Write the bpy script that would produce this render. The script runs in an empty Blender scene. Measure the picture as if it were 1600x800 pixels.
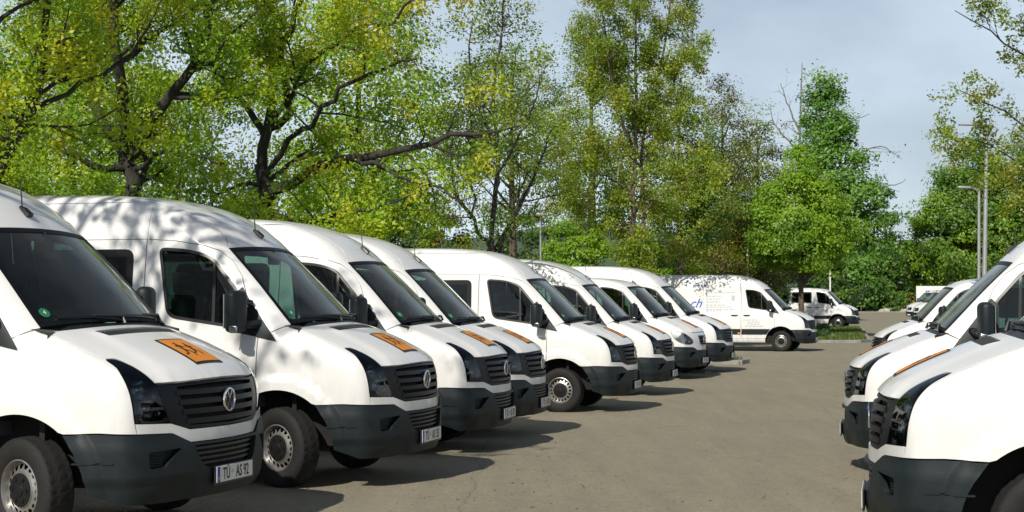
import bpy, bmesh, math, random
import numpy as np
from mathutils import Vector, Matrix
from mathutils.geometry import delaunay_2d_cdt

R = math.radians
scene = bpy.context.scene
col = scene.collection

# ------------------------------------------------------------------ camera
cam_d = bpy.data.cameras.new('camera')
cam = bpy.data.objects.new('camera', cam_d)
col.objects.link(cam)
cam_d.sensor_width = 36.0
cam_d.lens = 54.0
cam_d.clip_start = 0.1
cam_d.clip_end = 6000
cam.location = (0, 0, 1.704)
cam.rotation_euler = (Matrix.Rotation(math.pi / 2 + 0.0299, 3, 'X')
                      @ Matrix.Rotation(-0.0024, 3, 'Z')).to_euler()
scene.camera = cam

# ------------------------------------------------------------------ sun and sky
SUN_EL = R(40)
SUN_AZ = R(26)          # light travels towards +Y, turned this much to +X
ldir = Vector((math.sin(SUN_AZ) * math.cos(SUN_EL), math.cos(SUN_AZ) * math.cos(SUN_EL), -math.sin(SUN_EL)))
sun_d = bpy.data.lights.new('sun', 'SUN')
sun_d.energy = 4.8
sun_d.angle = R(0.53)
sun_d.color = (1.0, 0.94, 0.84)
sun = bpy.data.objects.new('sun', sun_d)
col.objects.link(sun)
sun.rotation_euler = ldir.to_track_quat('-Z', 'Y').to_euler()
sun.location = (-10, -30, 40)

world = bpy.data.worlds.new('World')
scene.world = world
world.use_nodes = True
wn, wl = world.node_tree.nodes, world.node_tree.links
wn.clear()
w_out = wn.new('ShaderNodeOutputWorld')
w_bg = wn.new('ShaderNodeBackground')
w_sky = wn.new('ShaderNodeTexSky')
w_sky.sky_type = 'NISHITA'
w_sky.sun_disc = False
w_sky.sun_elevation = SUN_EL
tosun = -ldir
w_sky.sun_rotation = math.atan2(tosun.x, tosun.y)
w_sky.altitude = 300
w_sky.air_density = 1.0
w_sky.dust_density = 1.6
w_sky.ozone_density = 1.2
# thin high cloud: soft noise on the sky direction
w_tc = wn.new('ShaderNodeTexCoord')
w_map = wn.new('ShaderNodeMapping')
w_map.inputs['Scale'].default_value = (1.2, 1.2, 2.6)
w_map.inputs['Rotation'].default_value = (0.0, R(-14), R(20))
w_noise = wn.new('ShaderNodeTexNoise')
w_noise.inputs['Scale'].default_value = 2.6
w_noise.inputs['Detail'].default_value = 7
w_noise.inputs['Roughness'].default_value = 0.55
w_ramp = wn.new('ShaderNodeMapRange')
w_ramp.inputs['From Min'].default_value = 0.35
w_ramp.inputs['From Max'].default_value = 0.75
w_ramp.inputs['To Min'].default_value = 0.45
w_ramp.inputs['To Max'].default_value = 0.95
w_mix = wn.new('ShaderNodeMixRGB')
w_mix.inputs['Color2'].default_value = (16.8, 19.6, 22.6, 1)
wl.new(w_tc.outputs['Generated'], w_map.inputs['Vector'])
wl.new(w_map.outputs['Vector'], w_noise.inputs['Vector'])
wl.new(w_noise.outputs['Fac'], w_ramp.inputs['Value'])
w_sep = wn.new('ShaderNodeSeparateXYZ')
wl.new(w_tc.outputs['Generated'], w_sep.inputs['Vector'])
w_thin = wn.new('ShaderNodeMapRange')          # haze thins out towards the zenith
w_thin.interpolation_type = 'SMOOTHSTEP'
w_thin.inputs['From Min'].default_value = 0.05
w_thin.inputs['From Max'].default_value = 0.60
w_thin.inputs['To Min'].default_value = 1.0
w_thin.inputs['To Max'].default_value = 0.06
wl.new(w_sep.outputs['Z'], w_thin.inputs['Value'])
w_mul = wn.new('ShaderNodeMath'); w_mul.operation = 'MULTIPLY'
wl.new(w_ramp.outputs['Result'], w_mul.inputs[0]); wl.new(w_thin.outputs['Result'], w_mul.inputs[1])
wl.new(w_mul.outputs[0], w_mix.inputs['Fac'])
wl.new(w_sky.outputs['Color'], w_mix.inputs['Color1'])
wl.new(w_mix.outputs['Color'], w_bg.inputs['Color'])
w_bg.inputs['Strength'].default_value = 0.054
wl.new(w_bg.outputs['Background'], w_out.inputs['Surface'])

scene.view_settings.view_transform = 'Standard'
scene.view_settings.look = 'None'
scene.view_settings.gamma = 1.0
scene.view_settings.exposure = -0.06
scene.cycles.max_bounces = 10
scene.cycles.transparent_max_bounces = 16
scene.cycles.use_denoising = True

# ------------------------------------------------------------------ materials
MATS = {}
def new_mat(name):
    m = bpy.data.materials.new(name)
    m.use_nodes = True
    n, l = m.node_tree.nodes, m.node_tree.links
    MATS[name] = m
    return m, n, l, n['Principled BSDF']

def plain(name, color, rough=0.5, metal=0.0, coat=0.0, spec=0.5, var=0.0, scale=6.0, bump=0.0, bscale=80.0):
    m, n, l, b = new_mat(name)
    b.inputs['Base Color'].default_value = (*color, 1)
    b.inputs['Roughness'].default_value = rough
    b.inputs['Metallic'].default_value = metal
    b.inputs['Coat Weight'].default_value = coat
    b.inputs['Coat Roughness'].default_value = 0.06
    b.inputs['Specular IOR Level'].default_value = spec
    tc = n.new('ShaderNodeTexCoord')
    if var > 0:
        t = n.new('ShaderNodeTexNoise'); t.inputs['Scale'].default_value = scale
        t.inputs['Detail'].default_value = 6; t.inputs['Roughness'].default_value = .65
        l.new(tc.outputs['Object'], t.inputs['Vector'])
        mr = n.new('ShaderNodeMapRange')
        mr.inputs['From Min'].default_value = .3; mr.inputs['From Max'].default_value = .7
        mr.inputs['To Min'].default_value = 1 - var; mr.inputs['To Max'].default_value = 1 + var * .5
        l.new(t.outputs['Fac'], mr.inputs['Value'])
        mx = n.new('ShaderNodeMixRGB'); mx.blend_type = 'MULTIPLY'; mx.inputs['Fac'].default_value = 1
        mx.inputs['Color1'].default_value = (*color, 1)
        l.new(mr.outputs['Result'], mx.inputs['Color2'])
        l.new(mx.outputs['Color'], b.inputs['Base Color'])
    if bump > 0:
        t2 = n.new('ShaderNodeTexNoise'); t2.inputs['Scale'].default_value = bscale
        t2.inputs['Detail'].default_value = 3
        l.new(tc.outputs['Object'], t2.inputs['Vector'])
        bp = n.new('ShaderNodeBump'); bp.inputs['Strength'].default_value = bump
        bp.inputs['Distance'].default_value = .01
        l.new(t2.outputs['Fac'], bp.inputs['Height'])
        l.new(bp.outputs['Normal'], b.inputs['Normal'])
    return m

def glass_mat(name, tint, refl_boost=1.0, film=0.0):
    m = bpy.data.materials.new(name); m.use_nodes = True
    n, l = m.node_tree.nodes, m.node_tree.links
    n.clear()
    out = n.new('ShaderNodeOutputMaterial')
    tr = n.new('ShaderNodeBsdfTransparent'); tr.inputs['Color'].default_value = (*tint, 1)
    gl = n.new('ShaderNodeBsdfGlossy'); gl.inputs['Roughness'].default_value = .015
    gl.inputs['Color'].default_value = (.92 * refl_boost, .97 * refl_boost, 1 * refl_boost, 1)
    fr = n.new('ShaderNodeFresnel'); fr.inputs['IOR'].default_value = 1.52
    mx = n.new('ShaderNodeMixShader')
    l.new(fr.outputs['Fac'], mx.inputs['Fac'])
    # a faint film of dust that catches the light
    df = n.new('ShaderNodeBsdfDiffuse'); df.inputs['Color'].default_value = (.45, .45, .36, 1)
    tc = n.new('ShaderNodeTexCoord'); nz = n.new('ShaderNodeTexNoise')
    nz.inputs['Scale'].default_value = 3.0; nz.inputs['Detail'].default_value = 5
    l.new(tc.outputs['Object'], nz.inputs['Vector'])
    mr = n.new('ShaderNodeMapRange'); mr.inputs['From Min'].default_value = .3; mr.inputs['From Max'].default_value = .75
    mr.inputs['To Min'].default_value = film * .4; mr.inputs['To Max'].default_value = film
    l.new(nz.outputs['Fac'], mr.inputs['Value'])
    lw = n.new('ShaderNodeLayerWeight'); lw.inputs['Blend'].default_value = .5      # a dust layer covers more at a slant
    p4 = n.new('ShaderNodeMath'); p4.operation = 'POWER'; l.new(lw.outputs['Facing'], p4.inputs[0]); p4.inputs[1].default_value = 5
    ma = n.new('ShaderNodeMath'); ma.operation = 'MULTIPLY_ADD'; l.new(p4.outputs[0], ma.inputs[0]); ma.inputs[1].default_value = 16.0; ma.inputs[2].default_value = .12
    mf = n.new('ShaderNodeMath'); mf.operation = 'MULTIPLY'; mf.use_clamp = True; l.new(ma.outputs[0], mf.inputs[0]); l.new(mr.outputs['Result'], mf.inputs[1])
    m2 = n.new('ShaderNodeMixShader')
    l.new(mf.outputs[0], m2.inputs['Fac'])
    l.new(tr.outputs[0], m2.inputs[1]); l.new(df.outputs[0], m2.inputs[2])
    l.new(m2.outputs[0], mx.inputs[1]); l.new(gl.outputs[0], mx.inputs[2])
    l.new(mx.outputs[0], out.inputs['Surface'])
    MATS[name] = m
    return m

plain('paint', (.80, .80, .785), rough=.28, coat=.6, var=.05, scale=2.2)
def road_film():
    m = MATS['paint']; n, l = m.node_tree.nodes, m.node_tree.links; b = n['Principled BSDF']
    src = b.inputs['Base Color'].links[0].from_socket
    tc = n.new('ShaderNodeTexCoord'); sp = n.new('ShaderNodeSeparateXYZ'); l.new(tc.outputs['Object'], sp.inputs['Vector'])
    mp = n.new('ShaderNodeMapping'); mp.inputs['Scale'].default_value = (1.5, 1.5, .5); l.new(tc.outputs['Object'], mp.inputs['Vector'])
    nz = n.new('ShaderNodeTexNoise'); nz.inputs['Scale'].default_value = 5; nz.inputs['Detail'].default_value = 8; nz.inputs['Roughness'].default_value = .7; l.new(mp.outputs['Vector'], nz.inputs['Vector'])
    mr = n.new('ShaderNodeMapRange'); mr.inputs['From Min'].default_value = 1.15; mr.inputs['From Max'].default_value = .35; mr.inputs['To Min'].default_value = .04; mr.inputs['To Max'].default_value = .55; l.new(sp.outputs['Z'], mr.inputs['Value'])
    m2 = n.new('ShaderNodeMapRange'); m2.inputs['From Min'].default_value = .35; m2.inputs['From Max'].default_value = .75; l.new(nz.outputs['Fac'], m2.inputs['Value'])
    mu = n.new('ShaderNodeMath'); mu.operation = 'MULTIPLY'; l.new(mr.outputs['Result'], mu.inputs[0]); l.new(m2.outputs['Result'], mu.inputs[1])
    mx = n.new('ShaderNodeMixRGB'); mx.inputs['Color2'].default_value = (.36, .33, .27, 1); l.new(mu.outputs[0], mx.inputs['Fac']); l.new(src, mx.inputs['Color1']); l.new(mx.outputs['Color'], b.inputs['Base Color'])
road_film()
plain('lining', (.45, .46, .45), rough=.85)
plain('bumper', (.012, .0185, .0215), rough=.5, spec=.3, var=.35, scale=7, bump=.12, bscale=220)
plain('black', (.012, .013, .014), rough=.38)
plain('gloss_black', (.006, .007, .008), rough=.40, spec=.25)
plain('rubber', (.010, .0098, .0095), rough=.8, var=.4, scale=14, bump=.25, bscale=60)
plain('steel', (.40, .39, .37), rough=.36, metal=.75, var=.3, scale=12)
plain('cap', (.007, .0075, .008), rough=.55, spec=.3)
plain('chrome', (.85, .86, .87), rough=.10, metal=1.0)
plain('reflector', (.45, .47, .48), rough=.20, metal=1.0)
plain('dark_shell', (.03, .033, .036), rough=.4)
plain('orange', (.72, .25, .015), rough=.45, var=.12, scale=18)
plain('seat_cloth', (.05, .056, .062), rough=.95)
plain('dash', (.075, .08, .082), rough=.7)
plain('under', (.010, .010, .010), rough=.9)
plain('plate_white', (.70, .70, .66), rough=.4)
plain('plate_blue', (.01, .06, .33), rough=.4)
plain('ink', (.012, .012, .014), rough=.5)
plain('sticker_green', (.02, .17, .08), rough=.5)
plain('white_print', (.8, .8, .8), rough=.5)
plain('blue_print', (.02, .12, .50), rough=.5)
plain('grey_print', (.46, .47, .53), rough=.6)
plain('amber', (.80, .25, .02), rough=.2)
glass_mat('windscreen', (.50, .68, .62), film=.07)
glass_mat('side_glass', (.20, .33, .29), film=.02)
glass_mat('dark_glass', (.045, .075, .068), film=.015)
glass_mat('lens', (.60, .65, .65), film=.0)
glass_mat('clear_lens', (.95, .96, .96), film=.0)

# ------------------------------------------------------------------ small mesh helpers
def mesh_obj(name, verts, faces, mats, smooth=False, normals=None, mat_idx=None):
    me = bpy.data.meshes.new(name)
    me.from_pydata([tuple(v) for v in verts], [], [tuple(f) for f in faces])
    for m in (mats if isinstance(mats, (list, tuple)) else [mats]):
        me.materials.append(MATS[m])
    if mat_idx is not None:
        me.polygons.foreach_set('material_index', np.asarray(mat_idx, dtype=np.int32))
    if smooth or normals is not None:
        me.polygons.foreach_set('use_smooth', np.ones(len(me.polygons), dtype=bool))
    if normals is not None:
        me.normals_split_custom_set_from_vertices([tuple(v) for v in normals])
    me.update()
    return me

class MB:
    """collects simple solids into one mesh"""
    def __init__(s): s.v = []; s.f = []
    def add(s, v, f):
        o = len(s.v); s.v += [tuple(p) for p in v]; s.f += [tuple(i + o for i in q) for q in f]
    def box(s, c, d, rot=None):
        x, y, z = d[0] / 2, d[1] / 2, d[2] / 2
        v = [Vector((a, b, e)) for a in (-x, x) for b in (-y, y) for e in (-z, z)]
        if rot is not None: v = [rot @ p for p in v]
        v = [p + Vector(c) for p in v]
        s.add(v, [(0, 1, 3, 2), (4, 6, 7, 5), (0, 4, 5, 1), (2, 3, 7, 6), (0, 2, 6, 4), (1, 5, 7, 3)])
    def rbox(s, c, d, r=.03, rot=None):
        """box with chamfered edges"""
        x, y, z = d[0] / 2, d[1] / 2, d[2] / 2
        bm = bmesh.new(); bmesh.ops.create_cube(bm, size=1)
        for q in bm.verts: q.co = Vector((q.co.x * 2 * x, q.co.y * 2 * y, q.co.z * 2 * z))
        bmesh.ops.bevel(bm, geom=bm.edges[:], offset=min(r, x * .9, y * .9, z * .9), segments=3, profile=.5, affect='EDGES')
        bm.verts.index_update()
        v = [q.co.copy() for q in bm.verts]; f = [[q.index for q in p.verts] for p in bm.faces]
        bm.free()
        if rot is not None: v = [rot @ p for p in v]
        s.add([p + Vector(c) for p in v], f)
    def tube(s, pts, rads, n=8, cap=True):
        pts = [Vector(p) for p in pts]; v = []; f = []
        if not isinstance(rads, (list, tuple)): rads = [rads] * len(pts)
        up = Vector((0, 0, 1)); prev = None
        for i, p in enumerate(pts):
            t = (pts[min(i + 1, len(pts) - 1)] - pts[max(i - 1, 0)]).normalized()
            if prev is None:
                a = t.orthogonal().normalized()
            else:
                a = (prev - t * prev.dot(t)).normalized()
            prev = a; b = t.cross(a)
            for k in range(n):
                w = 2 * math.pi * k / n
                v.append(p + (a * math.cos(w) + b * math.sin(w)) * rads[i])
        for i in range(len(pts) - 1):
            for k in range(n):
                k2 = (k + 1) % n
                f.append((i * n + k, i * n + k2, (i + 1) * n + k2, (i + 1) * n + k))
        if cap:
            f.append(tuple(range(n - 1, -1, -1))); f.append(tuple((len(pts) - 1) * n + k for k in range(n)))
        s.add(v, f)
    def lathe(s, prof, n=32, axis='Y', c=(0, 0, 0), mod=None):
        """prof: list of (radius, height along axis)"""
        v = []; f = []; m = len(prof)
        for k in range(n):
            w = 2 * math.pi * k / n
            for j, (r, h) in enumerate(prof):
                if mod: r = mod(k, j, r)
                if axis == 'Y': q = (c[0] + r * math.cos(w), c[1] + h, c[2] + r * math.sin(w))
                else: q = (c[0] + r * math.cos(w), c[1] + r * math.sin(w), c[2] + h)
                v.append(q)
        for k in range(n):
            k2 = (k + 1) % n
            for j in range(m - 1):
                f.append((k * m + j, k * m + j + 1, k2 * m + j + 1, k2 * m + j))
        s.add(v, f)
    def mesh(s, name, mat, smooth=False):
        me = mesh_obj(name, s.v, s.f, mat, smooth=smooth)
        bm = bmesh.new(); bm.from_mesh(me)
        bmesh.ops.recalc_face_normals(bm, faces=bm.faces[:])
        bm.to_mesh(me); bm.free()
        if smooth:
            try: me.set_sharp_from_angle(angle=R(38))
            except Exception: pass
        return me

_TXT = {}
def text_mesh(s, size, mat, align='CENTER', depth=.0, shear=0.0, bold=0.0):
    key = (s, size, mat, align, depth, shear, bold)
    if key in _TXT: return _TXT[key]
    cu = bpy.data.curves.new('text', 'FONT'); cu.body = s; cu.size = size
    cu.align_x = align; cu.align_y = 'CENTER'; cu.extrude = depth; cu.shear = shear; cu.offset = bold
    cu.resolution_u = 3
    o = bpy.data.objects.new('text', cu); col.objects.link(o)
    dg = bpy.context.evaluated_depsgraph_get()
    me = bpy.data.meshes.new_from_object(o.evaluated_get(dg))
    bpy.data.objects.remove(o); bpy.data.curves.remove(cu)
    me.materials.clear(); me.materials.append(MATS[mat])
    _TXT[key] = me
    return me

def catmull(P, n=8, closed=False):
    P = [np.array(p, float) for p in P]; out = []
    m = len(P)
    for i in range(m if closed else m - 1):
        p1, p2 = P[i], P[(i + 1) % m]
        p0 = P[(i - 1) % m] if (closed or i > 0) else 2 * p1 - p2
        p3 = P[(i + 2) % m] if (closed or i + 2 < m) else 2 * p2 - p1
        for k in range(n):
            t = k / n
            out.append(.5 * ((2 * p1) + (-p0 + p2) * t + (2 * p0 - 5 * p1 + 4 * p2 - p3) * t * t + (-p0 + 3 * p1 - 3 * p2 + p3) * t ** 3))
    if not closed: out.append(P[-1])
    return np.array(out)

def rounded(P, r, n=5):
    """closed polygon with its corners rounded; r one value or one per corner"""
    P = [np.array(p, float) for p in P]; out = []; m = len(P)
    rr = r if isinstance(r, (list, tuple)) else [r] * m
    for i in range(m):
        a, b, c = P[i - 1], P[i], P[(i + 1) % m]
        if rr[i] <= 0: out.append(b); continue
        d1 = min(rr[i], np.linalg.norm(a - b) * .48); d2 = min(rr[i], np.linalg.norm(c - b) * .48)
        s = b + (a - b) / max(np.linalg.norm(a - b), 1e-9) * d1
        e = b + (c - b) / max(np.linalg.norm(c - b), 1e-9) * d2
        for k in range(n + 1):
            t = k / n
            out.append((1 - t) ** 2 * s + 2 * t * (1 - t) * b + t * t * e)
    return np.array(out)

def densify(P, sp, closed=True):
    out = []; m = len(P)
    for i in range(m if closed else m - 1):
        a, b = np.array(P[i], float), np.array(P[(i + 1) % m], float)
        n = max(1, int(math.ceil(np.linalg.norm(b - a) / sp)))
        for k in range(n): out.append(a + (b - a) * k / n)
    if not closed: out.append(np.array(P[-1], float))
    return np.array(out)

def in_poly(pts, poly):
    x, y = pts[:, 0], pts[:, 1]; ins = np.zeros(len(pts), bool); m = len(poly)
    x1, y1 = poly[:, 0], poly[:, 1]; x2, y2 = np.roll(x1, -1), np.roll(y1, -1)
    for i in range(m):
        c = (y1[i] > y) != (y2[i] > y)
        if not c.any(): continue
        ins ^= c & (x < (x2[i] - x1[i]) * (y - y1[i]) / (y2[i] - y1[i] + 1e-15) + x1[i])
    return ins

def seg_dist(pts, poly, closed=True):
    a = poly; b = np.roll(poly, -1, axis=0)
    if not closed: a, b = poly[:-1], poly[1:]
    best = np.full(len(pts), 1e9)
    for s in range(0, len(pts), 4000):
        q = pts[s:s + 4000]
        ab = b - a; L = (ab ** 2).sum(1) + 1e-15
        t = np.clip(((q[:, None, :] - a[None]) * ab[None]).sum(2) / L[None], 0, 1)
        d = q[:, None, :] - (a[None] + t[..., None] * ab[None])
        best[s:s + 4000] = np.sqrt((d ** 2).sum(2).min(1))
    return best

def ss(a, b, x):
    t = np.clip((x - a) / (b - a), 0, 1); return t * t * (3 - 2 * t)
# ------------------------------------------------------------------ van body surface
class Body:
    def __init__(s, high=True):
        s.high = high
        front = [(.93, .22), (1.0, .27), (1.035, .38), (1.04, .52), (1.035, .66), (1.028, .76), (1.018, .92), (.995, 1.02),
                 (.965, 1.08), (.90, 1.145), (.76, 1.225), (.56, 1.315), (.36, 1.392), (.215, 1.438)]
        ws = [(.165, 1.47), (-.02, 1.655), (-.20, 1.835), (-.38, 2.005), (-.525, 2.135)]
        if high:
            roof = [(-.60, 2.205), (-.68, 2.275), (-.82, 2.38), (-1.0, 2.472), (-1.2, 2.545), (-1.42, 2.598), (-1.75, 2.635), (-2.3, 2.655),
                    (-3.2, 2.66), (-4.2, 2.655), (-4.55, 2.63)]
        else:
            roof = [(-.62, 2.195), (-.74, 2.245), (-.92, 2.29), (-1.15, 2.325), (-1.5, 2.35), (-2.0, 2.365),
                    (-3.2, 2.365), (-4.2, 2.355), (-4.55, 2.33)]
        top = roof[-1][1]
        rear = [(-4.64, top - .12), (-4.68, top - .5), (-4.71, 1.2), (-4.71, .6), (-4.66, .32), (-4.5, .26)]
        a = catmull(front, 5); b = catmull([front[-1]] + ws, 4)[1:]; c = catmull([ws[-1]] + roof, 5)[1:]
        d = catmull([roof[-1]] + rear, 4)[1:]
        s.poly = np.vstack([a, b, c, d])
        if high:
            wz = [.2, .3, .45, .75, 1.0, 1.15, 1.25, 1.36, 1.52, 1.8, 2.12, 2.22, 2.42, 2.55, 2.62, 2.75]
            wv = [.93, .955, .975, .985, .985, .975, .958, .938, .912, .875, .835, .818, .765, .727, .70, .64]
        else:
            wz = [.2, .3, .45, .75, 1.0, 1.15, 1.25, 1.36, 1.52, 1.8, 2.12, 2.22, 2.30, 2.5]
            wv = [.93, .955, .975, .985, .985, .975, .958, .938, .912, .875, .835, .80, .76, .66]
        t = catmull(list(zip(wz, wv)), 6)
        s.wz, s.wv = t[:, 0], t[:, 1]
        s.h = .012; s.ox, s.oz = -5.4, -.4
        gx, gzz = np.meshgrid(np.arange(s.ox, 2.0, s.h), np.arange(s.oz, 3.9, s.h), indexing='ij'); q = np.stack([gx.ravel(), gzz.ravel()], 1)
        s.G = (seg_dist(q, s.poly) * np.where(in_poly(q, s.poly), -1, 1)).reshape(gx.shape)
    def prof(s, X, Z):
        fx = np.clip((X - s.ox) / s.h, 0, s.G.shape[0] - 2.001); fz = np.clip((Z - s.oz) / s.h, 0, s.G.shape[1] - 2.001)
        i, j = fx.astype(int), fz.astype(int); a, b = fx - i, fz - j; G = s.G
        return G[i, j] * (1 - a) * (1 - b) + G[i + 1, j] * a * (1 - b) + G[i, j + 1] * (1 - a) * b + G[i + 1, j + 1] * a * b
    def F(s, P):
        x, y, z = P[:, 0], P[:, 1], P[:, 2]
        fade = ss(-2.4, -1.0, x)
        bow = np.interp(z, [.3, 1.0, 1.4, 2.1, 2.7], [.29, .27, .2, .2, .15]) * fade
        crown = np.interp(z, [.9, 1.2, 1.4, 2.2, 2.7], [.0, .03, .05, .05, .05])
        X = x + bow * y * y; Z = z + crown * y * y
        d1 = s.prof(X, Z)
        W = np.interp(z, s.wz, s.wv) - .060 * ss(.35, 1.0, x) - .03 * ss(-3.6, -4.7, x)
        for cx in (0, -3.665):
            rr = np.hypot(x - cx, (z - .345) * .98)
            W = W + .030 * (1 - ss(.595, .64, rr))
        d2 = np.abs(y) - W
        k = .17 - .075 * ss(.15, .55, x)
        h = np.maximum(k - np.abs(d1 - d2), 0) / k
        return np.maximum(d1, d2) + h * h * k * .25
    def N(s, P):
        e = .014; g = np.empty_like(P)
        for i in range(3):
            d = np.zeros(3); d[i] = e
            g[:, i] = s.F(P + d) - s.F(P - d)
        return g / (np.linalg.norm(g, axis=1, keepdims=True) + 1e-12)
    def cast(s, O, D, t0, t1):
        lo = np.full(len(O), t0); hi = np.full(len(O), t1)
        for _ in range(26):
            m = (lo + hi) / 2
            ins = s.F(O + D * m[:, None]) < 0
            lo = np.where(ins, m, lo); hi = np.where(ins, hi, m)
        return O + D * ((lo + hi) / 2)[:, None]
    # maps between flat coordinates and the surface
    def to3(s, kind, A):
        A = np.asarray(A, float); z0 = np.zeros(len(A))
        if kind == 'side':
            return s.cast(np.stack([A[:, 0], z0, A[:, 1]], 1), np.tile([0., -1, 0], (len(A), 1)), 0, 1.4)
        if kind == 'top':
            return s.cast(np.stack([A[:, 0], A[:, 1], z0 + .6], 1), np.tile([0., 0, 1], (len(A), 1)), 0, 2.6)
        if kind == 'front':
            return s.cast(np.stack([z0 - 1.6, A[:, 0], A[:, 1]], 1), np.tile([1., 0, 0], (len(A), 1)), 0, 3.2)
        if kind == 'rear':
            return s.cast(np.stack([z0 - 3.0, A[:, 0], A[:, 1]], 1), np.tile([-1., 0, 0], (len(A), 1)), 0, 3.2)
        if kind == 'rad':
            ph = A[:, 0] / RS
            return s.cast(np.stack([z0 + RC, z0, A[:, 1]], 1), np.stack([np.cos(ph), np.sin(ph), z0], 1), 0, 2.2)
    def to2(s, kind, P):
        P = np.asarray(P, float)
        if kind == 'side': return P[:, [0, 2]]
        if kind == 'top': return P[:, [0, 1]]
        if kind in ('front', 'rear'): return P[:, [1, 2]]
        return np.stack([np.arctan2(P[:, 1], P[:, 0] - RC) * RS, P[:, 2]], 1)
RC, RS = .1, .95

def inset(poly, d):
    if d == 0: return poly
    a = np.roll(poly, 1, 0); c = np.roll(poly, -1, 0)
    area = .5 * np.sum(poly[:, 0] * c[:, 1] - c[:, 0] * poly[:, 1])
    t = c - a; t /= np.linalg.norm(t, axis=1, keepdims=True) + 1e-12
    n = np.stack([-t[:, 1], t[:, 0]], 1) * (1 if area > 0 else -1)
    return poly + n * d

def patch(body, kind, outline, holes=(), sp=.06, edge=.05, gap=.003, off=0.0, thick=.022, mats=('paint', 'lining'), offf=None, name='panel', flat=False):
    """sheet of metal that follows the body surface inside an outline, with a turned-in edge and an inner skin"""
    o = inset(densify(np.asarray(outline, float), edge), gap)
    hs = [inset(densify(np.asarray(h, float), edge), -gap) for h in holes]
    lo, hi = o.min(0), o.max(0)
    gx = np.arange(lo[0] + sp * .5, hi[0], sp); gy = np.arange(lo[1] + sp * .5, hi[1], sp * .92)
    g = np.array([(x + (sp * .5 if j % 2 else 0), y) for j, y in enumerate(gy) for x in gx]) if len(gx) and len(gy) else np.zeros((0, 2))
    if len(g):
        k = in_poly(g, o) & (seg_dist(g, o) > sp * .4)
        for h in hs: k &= ~in_poly(g, h) & (seg_dist(g, h) > sp * .4)
        g = g[k]
    loops = [o] + hs; V = np.vstack(loops + [g]); E = []; b = 0
    for L in loops:
        E += [(b + i, b + (i + 1) % len(L)) for i in range(len(L))]; b += len(L)
    vo, eo, fo, _, _, _ = delaunay_2d_cdt([Vector((float(p[0]), float(p[1]))) for p in V], E, [], 0, 1e-6)
    V2 = np.array([(p.x, p.y) for p in vo]); T = np.array([f for f in fo if len(f) == 3])
    cen = V2[T].mean(1); k = in_poly(cen, o)
    for h in hs: k &= ~in_poly(cen, h)
    T = T[k]
    used = np.unique(T); rm = -np.ones(len(V2), int); rm[used] = np.arange(len(used)); T = rm[T]; V2 = V2[used]
    P = body.to3(kind, V2); N = body.N(P)
    fn = np.cross(P[T[:, 1]] - P[T[:, 0]], P[T[:, 2]] - P[T[:, 0]])
    flip = (fn * N[T].mean(1)).sum(1) < 0
    T[flip] = T[flip][:, ::-1]
    dsp = off + (offf(P) if offf else 0.0)
    P = P + N * (dsp[:, None] if isinstance(dsp, np.ndarray) else dsp)
    if offf is not None:
        fn = np.cross(P[T[:, 1]] - P[T[:, 0]], P[T[:, 2]] - P[T[:, 0]]); N2 = np.zeros_like(P)
        for i in range(3): np.add.at(N2, T[:, i], fn)
        N = N2 / (np.linalg.norm(N2, axis=1, keepdims=True) + 1e-12)
    n = len(P); verts = [P]; norms = [N]; faces = [tuple(t) for t in T]; mi = [0] * len(T)
    if thick > 0:
        cnt = {}
        for t in T:
            for a, c in ((t[0], t[1]), (t[1], t[2]), (t[2], t[0])): cnt[(a, c)] = 1
        bd = [e for e in cnt if (e[1], e[0]) not in cnt]
        Pi = P - N * thick
        verts.append(Pi); norms.append(-N)
        faces += [tuple(n + t[::-1]) for t in T]; mi += [1 if len(mats) > 1 else 0] * len(T)
        q = 2 * n; sv = []; sn = []
        for a, c in bd:
            d = P[c] - P[a]; nn = np.cross(d, N[a]); nn /= np.linalg.norm(nn) + 1e-12
            sv += [P[a], P[c], Pi[c], Pi[a]]; sn += [nn] * 4
            faces.append((q + 1, q, q + 3, q + 2)); mi.append(0); q += 4
        if sv: verts.append(np.array(sv)); norms.append(np.array(sn))
    return mesh_obj(name, np.vstack(verts), faces, mats, normals=np.vstack(norms), mat_idx=mi)

def mirror_mesh(me, name=None):
    v = np.empty(len(me.vertices) * 3); me.vertices.foreach_get('co', v); v = v.reshape(-1, 3)
    nn = np.empty(len(me.loops) * 3); me.corner_normals.foreach_get('vector', nn); nn = nn.reshape(-1, 3)
    li = np.empty(len(me.loops), int); me.loops.foreach_get('vertex_index', li)
    vn = np.zeros_like(v); vn[li] = nn
    v[:, 1] *= -1; vn[:, 1] *= -1
    f = [tuple(reversed(p.vertices)) for p in me.polygons]
    mi = [p.material_index for p in me.polygons]
    m2 = bpy.data.meshes.new(name or me.name)
    m2.from_pydata([tuple(p) for p in v], [], f)
    for m in me.materials: m2.materials.append(m)
    m2.polygons.foreach_set('material_index', np.asarray(mi, dtype=np.int32))
    sm = [p.use_smooth for p in me.polygons]
    m2.polygons.foreach_set('use_smooth', np.asarray(sm))
    if any(sm): m2.normals_split_custom_set_from_vertices([tuple(p) for p in vn])
    m2.update()
    return m2

def mir2(h):
    """half outline given on the right side from the middle outwards -> closed outline"""
    h = np.asarray(h, float); m = h[::-1].copy()
    return h, m

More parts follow.
